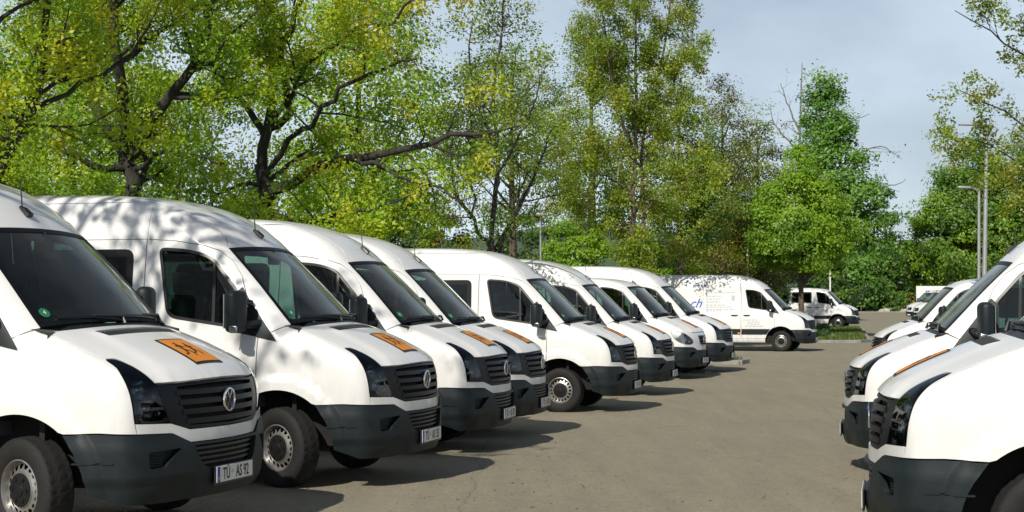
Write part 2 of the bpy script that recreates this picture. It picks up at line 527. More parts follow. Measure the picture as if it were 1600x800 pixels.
# ------------------------------------------------------------------ wheel
def make_wheel():
    t = MB()
    prof = [(.203, -.085), (.212, -.098), (.232, -.108), (.27, -.118), (.31, -.115), (.335, -.103), (.346, -.090), (.352, -.072), (.355, -.05), (.356, -.025), (.356, .0),
            (.356, .025), (.355, .05), (.352, .072), (.346, .09), (.335, .103), (.31, .115), (.27, .118), (.23, .108), (.205, .095)]
    def mod(k, j, r):
        if 7 <= j <= 13:
            if j in (8, 12): return r - .010
            return r - (.011 if (k + j // 2) % 3 == 0 else 0)
        return r
    t.lathe(prof, n=96, mod=mod)
    tyre = t.mesh('tyre', 'rubber', smooth=True)
    # steel disc: outer face is y negative
    m = MB()
    m.lathe([(.206, -.080), (.207, -.096), (.199, -.099), (.194, -.088), (.188, -.060), (.184, -.045)], n=48)
    ring = []
    N = 18
    outer = np.array([(math.cos(a), math.sin(a)) for a in np.linspace(0, 2 * math.pi, 72, endpoint=False)]) * .185
    inner = np.array([(math.cos(a), math.sin(a)) for a in np.linspace(0, 2 * math.pi, 48, endpoint=False)]) * .122
    holes = [np.array([(.158 * math.cos(b) + .0185 * math.cos(a), .158 * math.sin(b) + .0185 * math.sin(a)) for a in np.linspace(0, 2 * math.pi, 10, endpoint=False)])
             for b in np.linspace(0, 2 * math.pi, N, endpoint=False)]
    loops = [outer, inner] + holes; V = np.vstack(loops); E = []; b = 0
    for L in loops:
        E += [(b + i, b + (i + 1) % len(L)) for i in range(len(L))]; b += len(L)
    vo, _, fo, _, _, _ = delaunay_2d_cdt([Vector((float(p[0]), float(p[1]))) for p in V], E, [], 0, 1e-6)
    V2 = np.array([(p.x, p.y) for p in vo]); T = np.array([f for f in fo if len(f) == 3]); cen = V2[T].mean(1)
    k = in_poly(cen, outer)
    for L in loops[1:]: k &= ~in_poly(cen, L)
    rr = np.hypot(V2[:, 0], V2[:, 1])
    yy = np.interp(rr, [.12, .14, .185], [-.074, -.066, -.045])
    m.add([(p[0], y, p[1]) for p, y in zip(V2, yy)], [tuple(t) for t in T[k]])
    m.lathe([(.122, -.074), (.118, -.082), (.108, -.084), (.100, -.078), (.096, -.064)], n=40)
    rim = m.mesh('rim', 'steel', smooth=True)
    c = MB()
    c.lathe([(.121, -.068), (.114, -.086), (.075, -.092), (.045, -.094), (.040, -.102), (.012, -.106), (.0005, -.106)], n=28)
    for i in range(6):
        a = i * math.pi / 3
        c.box((.078 * math.cos(a), -.092, .078 * math.sin(a)), (.020, .014, .020), Matrix.Rotation(-a, 3, 'Y'))
    c.lathe([(.190, .03), (.0005, .03)], n=24)      # dark drum behind the holes
    cap = c.mesh('hub_cap', 'cap', smooth=True)
    return tyre, rim, cap
TYRE, RIM, CAP = make_wheel()

def logo_mesh(kind):
    m = MB(); r = .082
    m.lathe([(r - .013, 0), (r - .008, .010), (r, .008), (r + .003, 0)], n=36, axis='Z')
    def bar(p, q, w=.013):
        p, q = Vector((*p, 0)), Vector((*q, 0)); d = (q - p).normalized(); n = Vector((-d.y, d.x, 0)) * w / 2
        v = [p + n, q + n, q - n, p - n]; h = Vector((0, 0, .007))
        m.add(v + [a + h for a in v], [(4, 5, 6, 7), (0, 1, 5, 4), (1, 2, 6, 5), (2, 3, 7, 6), (3, 0, 4, 7)])
    if kind == 'vw':
        bar((-.030, .064), (0, .006), .015); bar((.030, .064), (0, .006), .015)
        bar((-.062, .036), (-.028, -.058)); bar((-.028, -.058), (0, .002)); bar((0, .002), (.028, -.058)); bar((.028, -.058), (.062, .036))
    else:
        for a in (90, 210, 330): bar((0, 0), (r * math.cos(R(a)), r * math.sin(R(a))), .014)
    logo = m.mesh('logo', 'chrome', smooth=False)
    return logo
LOGO = {'vw': logo_mesh('vw'), 'mb': logo_mesh('mb')}

def ext_poly(pts, h, name, mat):
    """flat figure cut out of thin sheet"""
    pts = np.asarray(pts, float); m = MB(); n = len(pts)
    m.add([(p[0], p[1], 0) for p in pts] + [(p[0], p[1], h) for p in pts],
          [tuple(range(n, 2 * n))] + [(i, (i + 1) % n, n + (i + 1) % n, n + i) for i in range(n)])
    return m.mesh(name, mat)

# ------------------------------------------------------------------ one van kind = list of part specs
class Spec:
    def __init__(s): s.items = []
    def add(s, name, me, parent=None, loc=(0, 0, 0), rot=None, key=None, label=None):
        s.items.append(dict(name=name, me=me, parent=parent, loc=loc, rot=rot, key=key or len(s.items), label=label))
        return s.items[-1]['key']

_BODY = {}
def build_spec(high=True, windows=True, nose='vw', sign=True):
    tagk = (high, windows, nose, sign)
    if high not in _BODY: _BODY[high] = Body(high)
    B = _BODY[high]; S = Spec()
    ZG = 2.551 if high else 2.262          # gutter height
    ZD = 2.205 if high else 2.165          # top of the door
    def T(kind_to, kind_from, pts):
        return B.to2(kind_to, B.to3(kind_from, np.asarray(pts, float)))
    def conv(kind_to, P3): return B.to2(kind_to, P3)
    def side3(p): return B.to3('side', np.asarray(p, float))
    def rad3(P):                            # rough 3D points -> on the surface
        return B.to3('rad', B.to2('rad', np.asarray(P, float)))
    def both(name, me, parent=None, pk=None):
        k1 = S.add(name, me, parent); k2 = S.add(name, mirror_mesh(me), parent); return k1, k2
    # shared border curves on the right side
    ws_bot = catmull([(0, 1.470), (-.4, 1.463), (-.68, 1.445), (-.803, 1.432)], 4)
    ws_side = catmull([(-.803, 1.432), (-.745, 1.775), (-.684, 2.117)], 5)
    ws_top = catmull([(-.684, 2.117), (-.5, 2.132), (-.25, 2.142), (0, 2.146)], 4)
    wsb3, wss3, wst3 = (B.to3('front', q) for q in (ws_bot, ws_side, ws_top))
    hood_side3 = side3(catmull([(.035, 1.424), (.2, 1.362), (.4, 1.290), (.555, 1.228)], 4))
    tip = hood_side3[-1]
    hl_top3 = rad3(catmull([tip, (.67, -.845, 1.222), (.765, -.795, 1.178), (.82, -.745, 1.128), (.86, -.69, 1.062)], 5))
    hl_out3 = side3(catmull([(.555, 1.228), (.675, 1.158), (.755, 1.065), (.795, .945), (.812, .805)], 5))
    gr_top3 = B.to3('rad', np.array([(p[0], p[1]) for p in catmull([B.to2('rad', hl_top3[-1:])[0], (-.52, 1.056), (-.25, 1.066), (0, 1.070)], 4)]))
    hl_in3 = rad3(catmull([hl_top3[-1], (.89, -.66, .92), (.915, -.61, .794)], 4))
    arch = lambda r, a0, a1, n=14, cx=0: np.array([(cx + r * math.cos(a), .345 + r * math.sin(a)) for a in np.linspace(a0, a1, n)])
    # --- windscreen
    half = np.vstack([ws_bot[:-1], ws_side[:-1], ws_top])
    full = np.vstack([half, (half * [-1, 1])[::-1][1:-1]])
    S.add('windscreen', patch(B, 'front', full, sp=.11, edge=.08, gap=.012, off=-.004, thick=0, mats=('windscreen',), name='windscreen'), key='ws')
    inn = inset(densify(full, .05), .032)
    S.add('windscreen_seal', patch(B, 'front', full, holes=[inn], sp=.05, edge=.05, gap=.002, off=.002, thick=.014, mats=('gloss_black',), name='seal'), parent='ws')
    # sticker low in the corner of the screen
    c3 = B.to3('front', np.array([(-.69, 1.53)]))[0]; n3 = B.N(np.array([c3]))[0]
    q = Vector(n3).to_track_quat('Z', 'Y').to_euler()
    st = MB(); st.lathe([(.042, 0), (.042, .002), (.0005, .002)], n=20, axis='Z')
    gs = S.add('green_sticker', st.mesh('sticker', 'sticker_green'), parent='ws', loc=tuple(c3 + n3 * .003), rot=q)
    S.add('sticker_number', text_mesh('4', .05, 'white_print'), parent=gs, loc=(0, 0, .004))
    # wipers
    for y0, y1 in ((.62, .02), (-.02, -.62)):
        m = MB(); pts = B.to3('front', np.array([(y0 + (y1 - y0) * t, 1.478 + .012 * math.sin(t * 2.6) + .012 * t) for t in np.linspace(0, 1, 7)]))
        pts = pts + B.N(pts) * .014; m.tube(pts, .008, n=5)
        m.tube([pts[0] + [.03, 0, -.035], pts[0] + [.01, 0, .02], pts[3] + [.014, 0, .01]], [.016, .010, .008], n=6)
        S.add('wiper', m.mesh('wiper', 'black', smooth=True))
    # --- cowl and hood
    rear = wsb3.copy(); rear[:, 0] += .055
    hr = np.vstack([[(x, y) for x, y in rear[:-1, :2]], conv('top', hood_side3), conv('top', hl_top3[1:]), conv('top', gr_top3[1:])])
    hood = np.vstack([hr, (hr * [1, -1])[::-1][1:-1]])
    vent = np.array([(.30 - .16 * y * y, y) for y in np.linspace(.50, -.50, 13)] + [(.395 - .16 * y * y, y) for y in np.linspace(-.48, .48, 13)])
    def ridge(P):       # pressed edges of the hood
        a = np.abs(P[:, 1])
        return .012 * (1 - ss(.50, .60, a - .12 * (P[:, 0] - .5))) * ss(.15, .3, P[:, 0])
    hk = S.add('hood', patch(B, 'top', hood, holes=[vent], sp=.055, edge=.045, gap=.004, offf=ridge, name='hood'))
    S.add('hood_vent', patch(B, 'top', vent, sp=.05, edge=.05, gap=.0, off=-.004, thick=0, mats=('black',), name='vent'), parent=hk)
    m = MB()
    for i in range(26):
        y = -.47 + .94 * i / 25
        p = B.to3('top', np.array([(.305 - .16 * y * y, y), (.39 - .16 * y * y, y)])); p[:, 2] += .004
        m.tube(p, .004, n=4)
    S.add('vent_grid', m.mesh('vent_grid', 'dark_shell'), parent=hk)
    cw = np.vstack([wsb3[:, :2] + [.004, 0], (rear[:, :2] - [.004, 0])[::-1]])
    wsb3 = wsb3 * [1, .965, 1]; rear = rear * [1, .965, 1]
    cwl = np.vstack([wsb3[:, :2] + [.004, 0], ((wsb3[:, :2] + [.004, 0]) * [1, -1])[::-1][1:], (rear[:, :2] * [1, -1]), rear[::-1][1:, :2]])
    S.add('cowl', patch(B, 'top', cwl, sp=.08, edge=.05, gap=.0, off=-.012, thick=0, mats=('black',), name='cowl'))
    if sign:
        sg = rounded([(.53, -.185), (.53, .185), (.87, .185), (.87, -.185)], .008, 2)
        sk = S.add('school_bus_board', patch(B, 'top', sg, sp=.06, edge=.06, gap=0, off=.016, thick=.012, mats=('black',), name='board'), parent=None)
        sg2 = rounded([(.548, -.170), (.548, .170), (.850, .170), (.850, -.170)], .006, 2)
        S.add('orange_face', patch(B, 'top', sg2, sp=.06, edge=.06, gap=0, off=.0185, thick=0, mats=('orange',), name='face'), parent=sk)
        # two running children, simple cut-out figures
        for sx, sc in ((-.06, 1.0), (.05, .85)):
            fig = MB()
            def limb(a, b, w0, w1):
                a, b = np.array(a) * sc, np.array(b) * sc; d = (b - a) / np.linalg.norm(b - a); nn = np.array([-d[1], d[0]])
                fl = [a + nn * w0, b + nn * w1, b - nn * w1, a - nn * w0]
                P = B.to3('top', np.array([(.70 - p[1], sx + p[0]) for p in fl])); P = P + B.N(P) * .0205
                fig.add(P, [(0, 1, 2, 3)])
            limb((-.012, .085), (.012, .085), .013, .013); limb((0, .07), (-.01, .0), .016, .014)
            limb((-.01, .0), (.035, -.035), .010, .007); limb((.035, -.035), (.03, -.085), .007, .006)
            limb((-.01, .0), (-.03, -.05), .010, .007); limb((-.03, -.05), (-.075, -.06), .007, .006)
            limb((0, .06), (.045, .03), .007, .005); limb((0, .06), (-.045, .045), .007, .005)
            S.add('figure', fig.mesh('figure', 'ink'), parent=sk)
    # --- fender
    bump_top = [(.822, .737), (.6, .745), (.36, .737)]
    a0 = math.atan2(.737 - .345, .36); r0 = math.hypot(.36, .737 - .345)
    ar = arch(.515, math.atan2(.392, .36), math.pi - math.atan2(.468, .215) * 1.0, 18)
    # door line in front of the wheel arch
    zx = .345 + math.sqrt(.515 ** 2 - .215 ** 2)
    fen = np.vstack([conv('side', hood_side3), conv('side', hl_out3[1:]), bump_top, ar[1:-1], [(-.215, zx), (-.215, 1.31)]])
    if nose == 'mb': fen_holes = []
    both('fender', patch(B, 'side', fen, sp=.055, edge=.04, gap=.003, name='fender'))
    # --- door
    door_top = [(-.215, 1.31), (-.336, 1.64), (-.43, 1.86), (-.54, 2.0), (-.67, 2.095), (-.80, 2.14), (-1.08, 2.185 if high else 2.16), (-1.371, ZD)]
    da = arch(.525, math.pi - math.atan2(.47, .215), math.pi - .19, 12)
    door = np.vstack([door_top, [(-1.371, .44)], da[::-1]])
    win = rounded([(-1.245, 2.125), (-.95, 2.105), (-.715, 2.045), (-.435, 1.73), (-.40, 1.62), (-.41, 1.395), (-1.125, 1.495)],
                  [.07, .1, .1, .06, .03, .03, .10], 5)
    d1, d2 = both('front_door', patch(B, 'side', door, holes=[win], sp=.06, edge=.05, gap=.004, name='door'))
    gm = patch(B, 'side', win, sp=.12, edge=.06, gap=-.004, off=-.014, thick=0, mats=('side_glass',), name='glass')
    S.add('door_glass', gm, parent=d1); S.add('door_glass', mirror_mesh(gm), parent=d2)
    fm = patch(B, 'side', win, holes=[inset(densify(win, .04), .020)], sp=.04, edge=.04, gap=-.004, off=.002, thick=.012, mats=('black',), name='frame')
    S.add('window_seal', fm, parent=d1); S.add('window_seal', mirror_mesh(fm), parent=d2)
    bar = patch(B, 'side', [(-.70, 2.045), (-.672, 2.01), (-.648, 1.425), (-.678, 1.428)], sp=.05, edge=.05, gap=0, off=-.004, thick=.012, mats=('black',), name='divider')
    S.add('window_divider', bar, parent=d1); S.add('window_divider', mirror_mesh(bar), parent=d2)
    tri = patch(B, 'side', rounded([(-.405, 1.765), (-.33, 1.655), (-.035, 1.283), (-.47, 1.372), (-.475, 1.70)], [.015, .02, .012, .02, .02], 3), sp=.04, edge=.04, gap=0, off=.008, thick=.012, mats=('bumper',), name='mirror_base')
    S.add('mirror_base', tri, parent=d1); S.add('mirror_base', mirror_mesh(tri), parent=d2)
    def handle(x0, x1, z):
        m = MB(); p = B.to3('side', np.array([(x, z) for x in np.linspace(x0, x1, 5)])); p = p + np.array([0, -.030, 0]) * np.array([[.3], [1], [1], [1], [.3]])
        m.tube(p, [.016, .019, .019, .019, .014], n=7)
        return m.mesh('handle', 'black', smooth=True)
    h = handle(-1.285, -1.06, 1.235)
    S.add('door_handle', h, parent=d1); S.add('door_handle', mirror_mesh(h), parent=d2)
    # mirror: shell, glass, arm, indicator
    m = MB(); m.rbox((-.335, -1.135, 1.545), (.13, .215, .37), .055, Matrix.Rotation(R(-14), 3, 'Z'))
    m.tube([(-.22, -.90, 1.44), (-.26, -1.0, 1.43), (-.31, -1.09, 1.43)], [.045, .038, .035], n=8)
    m.tube([(-.30, -.91, 1.62), (-.32, -1.0, 1.64), (-.33, -1.08, 1.63)], [.03, .026, .025], n=8)
    mm = m.mesh('wing_mirror', 'bumper', smooth=True)
    k1, k2 = S.add('wing_mirror', mm), S.add('wing_mirror', mirror_mesh(mm))
    m = MB(); m.rbox((-.402, -1.118, 1.55), (.012, .17, .30), .005, Matrix.Rotation(R(-14), 3, 'Z')); g = m.mesh('mirror_glass', 'chrome')
    S.add('mirror_glass', g, parent=k1); S.add('mirror_glass', mirror_mesh(g), parent=k2)
    m = MB(); m.rbox((-.315, -1.228, 1.40), (.075, .03, .055), .012); g = m.mesh('indicator', 'reflector', smooth=True)
    S.add('indicator', g, parent=k1); S.add('indicator', mirror_mesh(g), parent=k2)
    # --- cab side: pillar and roof cheek
    if high:
        crease3 = side3(catmull([(wst3[0][0], wst3[0][2]), (-.74, 2.262), (-.92, 2.392), (-1.14, 2.492), (-1.373, ZG)], 5))
    else:
        crease3 = side3(catmull([(wst3[0][0], wst3[0][2]), (-.78, 2.195), (-1.0, 2.235), (-1.2, 2.253), (-1.373, ZG)], 5))
    pil = np.vstack([conv('side', wss3), conv('side', crease3[1:]), [(-1.373, ZD)], np.array(door_top)[::-1][1:]])
    both('cab_pillar', patch(B, 'side', pil, sp=.06, edge=.045, gap=.002, name='pillar'))
    # --- roof
    gut3 = side3([(x, ZG) for x in np.linspace(-1.373, -4.60, 12)])
    rh = np.vstack([conv('top', wst3[::-1][:-1]), conv('top', crease3), conv('top', gut3[1:])])
    roof = np.vstack([rh, (rh * [1, -1])[::-1]])
    roof = roof[np.r_[True, np.linalg.norm(np.diff(roof, axis=0), axis=1) > 1e-5]]
    rk = S.add('roof', patch(B, 'top', roof, sp=.12, edge=.06, gap=.003, name='roof'))
    az = B.to3('top', np.array([(-.66, 0.)]))[0]
    m = MB(); m.tube([(az[0] + .035, 0, az[2] - .02), (az[0] - .01, 0, az[2] + .028), (az[0] - .05, 0, az[2] + .055)], [.035, .026, .010], n=8)
    m.tube([(az[0] - .03, 0, az[2] + .04), (az[0] - .05, 0, az[2] + .26)], [.006, .004], n=5)
    S.add('antenna', m.mesh('antenna', 'black', smooth=True), parent=rk)
    # --- sides behind the cab
    XS = -2.72
    def rect(x0, x1, z0, z1): return [(x0, z0), (x1, z0), (x1, z1), (x0, z1)]
    def wnd(x0, x1): return rounded([(x0, 1.50), (x1, 1.50), (x1 - .01, 2.10), (x0 - .01, 2.10)], .075, 4)
    w1, w2, w3 = wnd(-2.62, -1.50), wnd(-3.62, -2.82), wnd(-4.50, -3.70)
    ra = arch(.505, R(168), R(12), 16, -3.665)
    sl = rect(XS, -1.373, .44, ZD if high else 2.165)
    rp = np.vstack([[(-4.64, .44)], ra[(ra[:, 1] > .45)], [(-3.16, .44), (XS, .44), (XS, sl[2][1]), (-4.61, sl[2][1])]])
    s1, s2 = both('side_door', patch(B, 'side', sl, holes=[w1] if windows else [], sp=.09, edge=.06, gap=.004, name='side_door'))
    p1, p2 = both('rear_side_panel', patch(B, 'side', rp, holes=[w2, w3] if windows else [], sp=.09, edge=.06, gap=.003, name='side'))
    if windows:
        for w, (pa, pb) in ((w1, (s1, s2)), (w2, (p1, p2)), (w3, (p1, p2))):
            g = patch(B, 'side', w, sp=.15, edge=.06, gap=-.012, off=.003, thick=0, mats=('dark_glass',), name='rear_glass')
            S.add('rear_window', g, parent=pa); S.add('rear_window', mirror_mesh(g), parent=pb)
            g = patch(B, 'side', w, holes=[inset(densify(w, .04), .045)], sp=.05, edge=.05, gap=-.014, off=.005, thick=.006, mats=('gloss_black',), name='rear_seal')
            S.add('window_seal', g, parent=pa); S.add('window_seal', mirror_mesh(g), parent=pb)
    h = handle(-1.72, -1.48, 1.235)
    S.add('door_handle', h, parent=s1); S.add('door_handle', mirror_mesh(h), parent=s2)
    if high:
        both('upper_side_panel', patch(B, 'side', rect(-4.60, -1.373, ZD, ZG), sp=.09, edge=.06, gap=.002, name='upper'))
    else:
        both('upper_side_panel', patch(B, 'side', rect(-4.60, -1.373, 2.165, ZG), sp=.06, edge=.06, gap=.002, name='upper'))
    ra2 = arch(.505, R(180 - 168), R(12) * 0, 2)
    both('sill', patch(B, 'side', rect(-3.15, -.535, .305, .44), sp=.08, edge=.06, gap=.002, name='sill'))
    both('rear_sill', patch(B, 'side', rect(-4.62, -4.18, .32, .44), sp=.08, edge=.06, gap=.002, name='sill'))
    for x0, x1 in ((-1.355, -.475), (-2.705, -1.39), (-3.13, -2.735)):
        bandz = [(x0, .575), (x1, .575), (x1, .765), (x0, .765)]
        if x1 > -.5: bandz = [(x0, .575), (-.50, .575), (-.36, .765), (x0, .765)]
        both('rub_strip', patch(B, 'side', rounded(bandz, .012, 2), sp=.08, edge=.06, gap=0, off=.012, thick=.012, mats=('bumper',), name='rub_strip'))
    rr = [(-.955, .33), (.955, .33), (.90, 1.6), (ZG and .70, ZG + .03), (-.70, ZG + .03), (-.90, 1.6)]
    S.add('rear_panel', patch(B, 'rear', rr, sp=.15, edge=.1, gap=0, name='rear'))
    # --- nose
    NB = -.45
    str_top = [(-.61, .794), (NB, .744), (0, .742)]
    strip_l = conv('rad', rad3([hl_out3[-1], (.915, -.61, .794), (.965, NB, .744)]))
    strip_top = np.vstack([strip_l, [(0, .742)]])
    strip_bot = np.vstack([conv('rad', side3([(.822, .737)])), conv('rad', rad3([(.92, -.60, .727), (.975, NB, .657)])), [(0, .655)]])
    if nose == 'vw':
        h = np.vstack([strip_top, strip_bot[::-1]])
        hh = np.vstack([strip_top, (strip_top * [-1, 1])[::-1][1:], (strip_bot * [-1, 1]), strip_bot[::-1][1:]])
        S.add('front_trim', patch(B, 'rad', hh, sp=.05, edge=.05, gap=.002, off=.004, thick=.03, mats=('paint', 'black'), name='trim'))
        gh = np.vstack([conv('rad', gr_top3[::-1]), conv('rad', hl_in3[1:]), conv('rad', rad3([(.965, NB, .744)])), [(0, .744)]])
        gfull = np.vstack([gh[:-1], [(0, .744)], (gh[:-1] * [-1, 1])[::-1][:-1]])
        ih = [(0, 1.045), (-.25, 1.042), (-.54, 1.032), (-.50, .90), (-.44, .775), (0, .765)]
        ifull = np.vstack([ih, (np.array(ih) * [-1, 1])[::-1][1:-1]])
        gk = S.add('grille', patch(B, 'rad', gfull, holes=[ifull], sp=.05, edge=.04, gap=.003, off=-.004, thick=.05, mats=('gloss_black',), name='grille'))
        S.add('grille_back', patch(B, 'rad', ifull, sp=.08, edge=.06, gap=-.01, off=-.05, thick=0, mats=('under',), name='back'), parent=gk)
        for z in (.800, .865, .930, .995):
            y1 = np.interp(z, [.775, .90, 1.03], [.44, .50, .54]) + .02
            S.add('grille_slat', patch(B, 'rad', [(-y1, z - .020), (y1, z - .020), (y1, z + .016), (-y1, z + .016)], sp=.04, edge=.04, gap=0, off=.004, thick=.035, mats=('gloss_black',), name='slat'), parent=gk)
        lz = .92
        lp = B.to3('rad', np.array([(0., lz)]))[0]
        S.add('badge', LOGO['vw'], parent=gk, loc=(lp[0] + .008, 0, lz), rot=(R(90), 0, R(90)))
        m = MB(); m.lathe([(.074, 0), (.074, .004), (.0005, .004)], n=28, axis='Z')
        S.add('badge_back', m.mesh('badge_back', 'gloss_black'), parent=gk, loc=(lp[0] + .006, 0, lz), rot=(R(90), 0, R(90)))
        # headlamp: dark shell, reflectors, clear cover
        hl = np.vstack([conv('rad', hl_top3), conv('rad', hl_in3[1:]), conv('rad', hl_out3[::-1][:-1])])
        sh = patch(B, 'rad', hl, holes=[inset(densify(hl, .03), .009)], sp=.04, edge=.03, gap=.003, off=-.003, thick=.085, mats=('gloss_black',), name='shell')
        k1, k2 = both('headlight', sh)
        bk = patch(B, 'rad', hl, sp=.06, edge=.04, gap=.003, off=-.085, thick=0, mats=('dark_shell',), name='bowl')
        S.add('bowl', bk, parent=k1); S.add('bowl', mirror_mesh(bk), parent=k2)
        for (x, y, z, r) in ((.80, -.80, 1.035, .066), (.845, -.78, .905, .070), (.895, -.68, .865, .052), (.865, -.72, .985, .036)):
            p = rad3([(x, y, z)])[0]; nn = B.N(np.array([p]))[0]; dd = Vector((nn[0] + .5, nn[1], nn[2])).normalized()
            m = MB(); m.lathe([(r, .03), (r * .92, .02), (r * .7, -.005), (r * .4, -.022), (.0005, -.028)], n=20, axis='Z')
            m.lathe([(r * .42, -.02), (r * .40, .01), (r * .25, .022), (.0005, .026)], n=14, axis='Z')
            me = m.mesh('reflector', 'reflector', smooth=True)
            e = dd.to_track_quat('Z', 'Y').to_euler()
            S.add('reflector', me, parent=k1, loc=tuple(p - nn * .048), rot=e)
            dm = Vector((dd.x, -dd.y, dd.z)); e2 = dm.to_track_quat('Z', 'Y').to_euler(); pl = p - nn * .048
            S.add('reflector', me, parent=k2, loc=(pl[0], -pl[1], pl[2]), rot=e2)
        gc = patch(B, 'rad', hl, sp=.06, edge=.04, gap=.004, off=.001, thick=0, mats=('lens',), name='cover')
        S.add('lens_cover', gc, parent=k1); S.add('lens_cover', mirror_mesh(gc), parent=k2)
    else:
        tl = np.vstack([conv('rad', hl_out3[::-1]), conv('rad', hl_top3[1:]), conv('rad', gr_top3[1:])])
        half_n = np.vstack([strip_bot[::-1], tl])
        nf = np.vstack([half_n, (half_n * [-1, 1])[::-1][1:-1]])
        hl = catmull([(-1.12, 1.10), (-1.02, 1.105), (-.86, 1.05), (-.66, .93), (-.60, .85), (-.68, .80), (-.86, .805), (-1.00, .87), (-1.10, .99)], 5, closed=True)
        gr = rounded([(-.40, 1.01), (.40, 1.01), (.30, .76), (-.30, .76)], [.05, .05, .08, .08], 5)
        hlm = hl * [-1, 1]
        lim = conv('rad', hl_out3)
        S.add('front_trim', patch(B, 'rad', nf, holes=[hl, hlm[::-1], gr], sp=.05, edge=.035, gap=.003, name='nose'))
        sh = patch(B, 'rad', hl, holes=[inset(densify(hl, .03), .010)], sp=.04, edge=.03, gap=.002, off=.002, thick=.05, mats=('chrome',), name='shell')
        k1, k2 = both('headlight', sh)
        bk = patch(B, 'rad', hl, sp=.06, edge=.04, gap=.0, off=-.05, thick=0, mats=('reflector',), name='bowl')
        S.add('bowl', bk, parent=k1); S.add('bowl', mirror_mesh(bk), parent=k2)
        for a, z, r in ((-.98, 1.0, .05), (-.82, .92, .06), (-.70, .86, .035)):
            p = B.to3('rad', np.array([(a, z)]))[0]; nn = B.N(np.array([p]))[0]
            m = MB(); m.lathe([(r, .02), (r * .9, .01), (r * .6, -.015), (.0005, -.02)], n=18, axis='Z')
            m.lathe([(r * .4, -.02), (r * .38, .01), (.0005, .02)], n=12, axis='Z')
            me = m.mesh('reflector', 'chrome', smooth=True); pl = p - nn * .035
            S.add('reflector', me, parent=k1, loc=tuple(pl), rot=Vector(nn).to_track_quat('Z', 'Y').to_euler())
            S.add('reflector', me, parent=k2, loc=(pl[0], -pl[1], pl[2]), rot=Vector((nn[0], -nn[1], nn[2])).to_track_quat('Z', 'Y').to_euler())
        gc = patch(B, 'rad', hl, sp=.06, edge=.04, gap=.0, off=.003, thick=0, mats=('clear_lens',), name='cover')
        S.add('lens_cover', gc, parent=k1); S.add('lens_cover', mirror_mesh(gc), parent=k2)
        gk = S.add('grille', patch(B, 'rad', gr, holes=[inset(densify(gr, .04), .02)], sp=.05, edge=.04, gap=.002, off=.006, thick=.05, mats=('chrome',), name='grille'))
        S.add('grille_back', patch(B, 'rad', gr, sp=.08, edge=.06, gap=0, off=-.045, thick=0, mats=('under',), name='back'), parent=gk)
        for z in (.82, .89, .96):
            y1 = np.interp(z, [.76, 1.01], [.29, .39])
            S.add('grille_slat', patch(B, 'rad', [(-y1, z - .016), (y1, z - .016), (y1, z + .014), (-y1, z + .014)], sp=.05, edge=.05, gap=0, off=.0, thick=.03, mats=('gloss_black',), name='slat'), parent=gk)
        lp = B.to3('rad', np.array([(0., .90)]))[0]
        S.add('badge', LOGO['mb'], parent=gk, loc=(lp[0] + .012, 0, .90), rot=(R(90), 0, R(90)))
    # --- bumper
    bt = np.vstack([conv('rad', side3(densify([(.36, .735), (.6, .743), (.822, .735)], .06, False))), strip_bot[1:]])
    be = conv('rad', side3(arch(.52, math.atan2(.39, .36), math.atan2(-.06, .50), 8)))
    bb = np.vstack([be[-1:], conv('rad', rad3([(.72, -.90, .275), (.90, -.62, .27), (.99, -.3, .285)])), [(0, .29)]])
    half_b = np.vstack([bb[::-1][:-1], be[::-1][1:-1], bt])
    bf = np.vstack([half_b, (half_b * [-1, 1])[::-1][:-1]])
    bf = bf[np.r_[True, np.linalg.norm(np.diff(bf, axis=0), axis=1) > 1e-4]]
    lowg = rounded([(-.44, .632), (.44, .632), (.34, .478), (-.34, .478)], [.03, .03, .06, .06], 4)
    fog = rounded([(-.775, .612), (-.64, .618), (-.55, .626), (-.648, .535), (-.658, .512), (-.765, .507)], [.02, .02, .008, .01, .02, .02], 3)
    def bsh(P):
        z = P[:, 2]; ph = np.abs(np.arctan2(P[:, 1], P[:, 0] - RC) * RS)
        o = .016 + .010 * ss(.70, .64, z)
        o = o - .018 * (1 - ss(.40, .44, z)) * ss(.38, .50, ph)             # tucked chin
        o = o + .012 * np.exp(-((ph - .72) / .07) ** 2) * ss(.47, .38, z) * ss(.28, .34, z)
        return o * ss(.775, .72, z)
    bk_ = S.add('bumper', patch(B, 'rad', bf, holes=[lowg, fog, (fog * [-1, 1])[::-1]], sp=.032, edge=.03, gap=.003, thick=.035, mats=('bumper', 'under'), offf=bsh, name='bumper'))
    S.add('lower_grille', patch(B, 'rad', lowg, sp=.08, edge=.05, gap=-.01, off=-.03, thick=0, mats=('under',), name='lower_grille'), parent=bk_)
    for z in (.505, .54, .575, .61):
        y1 = np.interp(z, [.478, .632], [.34, .44])
        S.add('lower_slat', patch(B, 'rad', [(-y1, z - .008), (y1, z - .008), (y1, z + .008), (-y1, z + .008)], sp=.06, edge=.06, gap=0, off=-.004, thick=.02, mats=('black',), name='lower_slat'), parent=bk_)
    fp = patch(B, 'rad', fog, sp=.05, edge=.04, gap=-.01, off=-.028, thick=0, mats=('bumper',), name='pocket')
    S.add('fog_pocket', fp, parent=bk_); S.add('fog_pocket', mirror_mesh(fp), parent=bk_)
    for z in (.523, .540, .557, .574):
        g = patch(B, 'rad', [(-.76, z - .005), (-.665, z - .005), (-.665, z + .005), (-.76, z + .005)], sp=.05, edge=.05, gap=0, off=-.006, thick=.014, mats=('bumper',), name='slat')
        S.add('pocket_slat', g, parent=bk_); S.add('pocket_slat', mirror_mesh(g), parent=bk_)
    rib = patch(B, 'rad', densify([(-1.185, .545), (-.95, .548), (-.95, .557), (-1.185, .555)], .03), sp=.03, edge=.03, gap=0, off=.033, thick=.03, mats=('bumper',), name='bumper_rib')
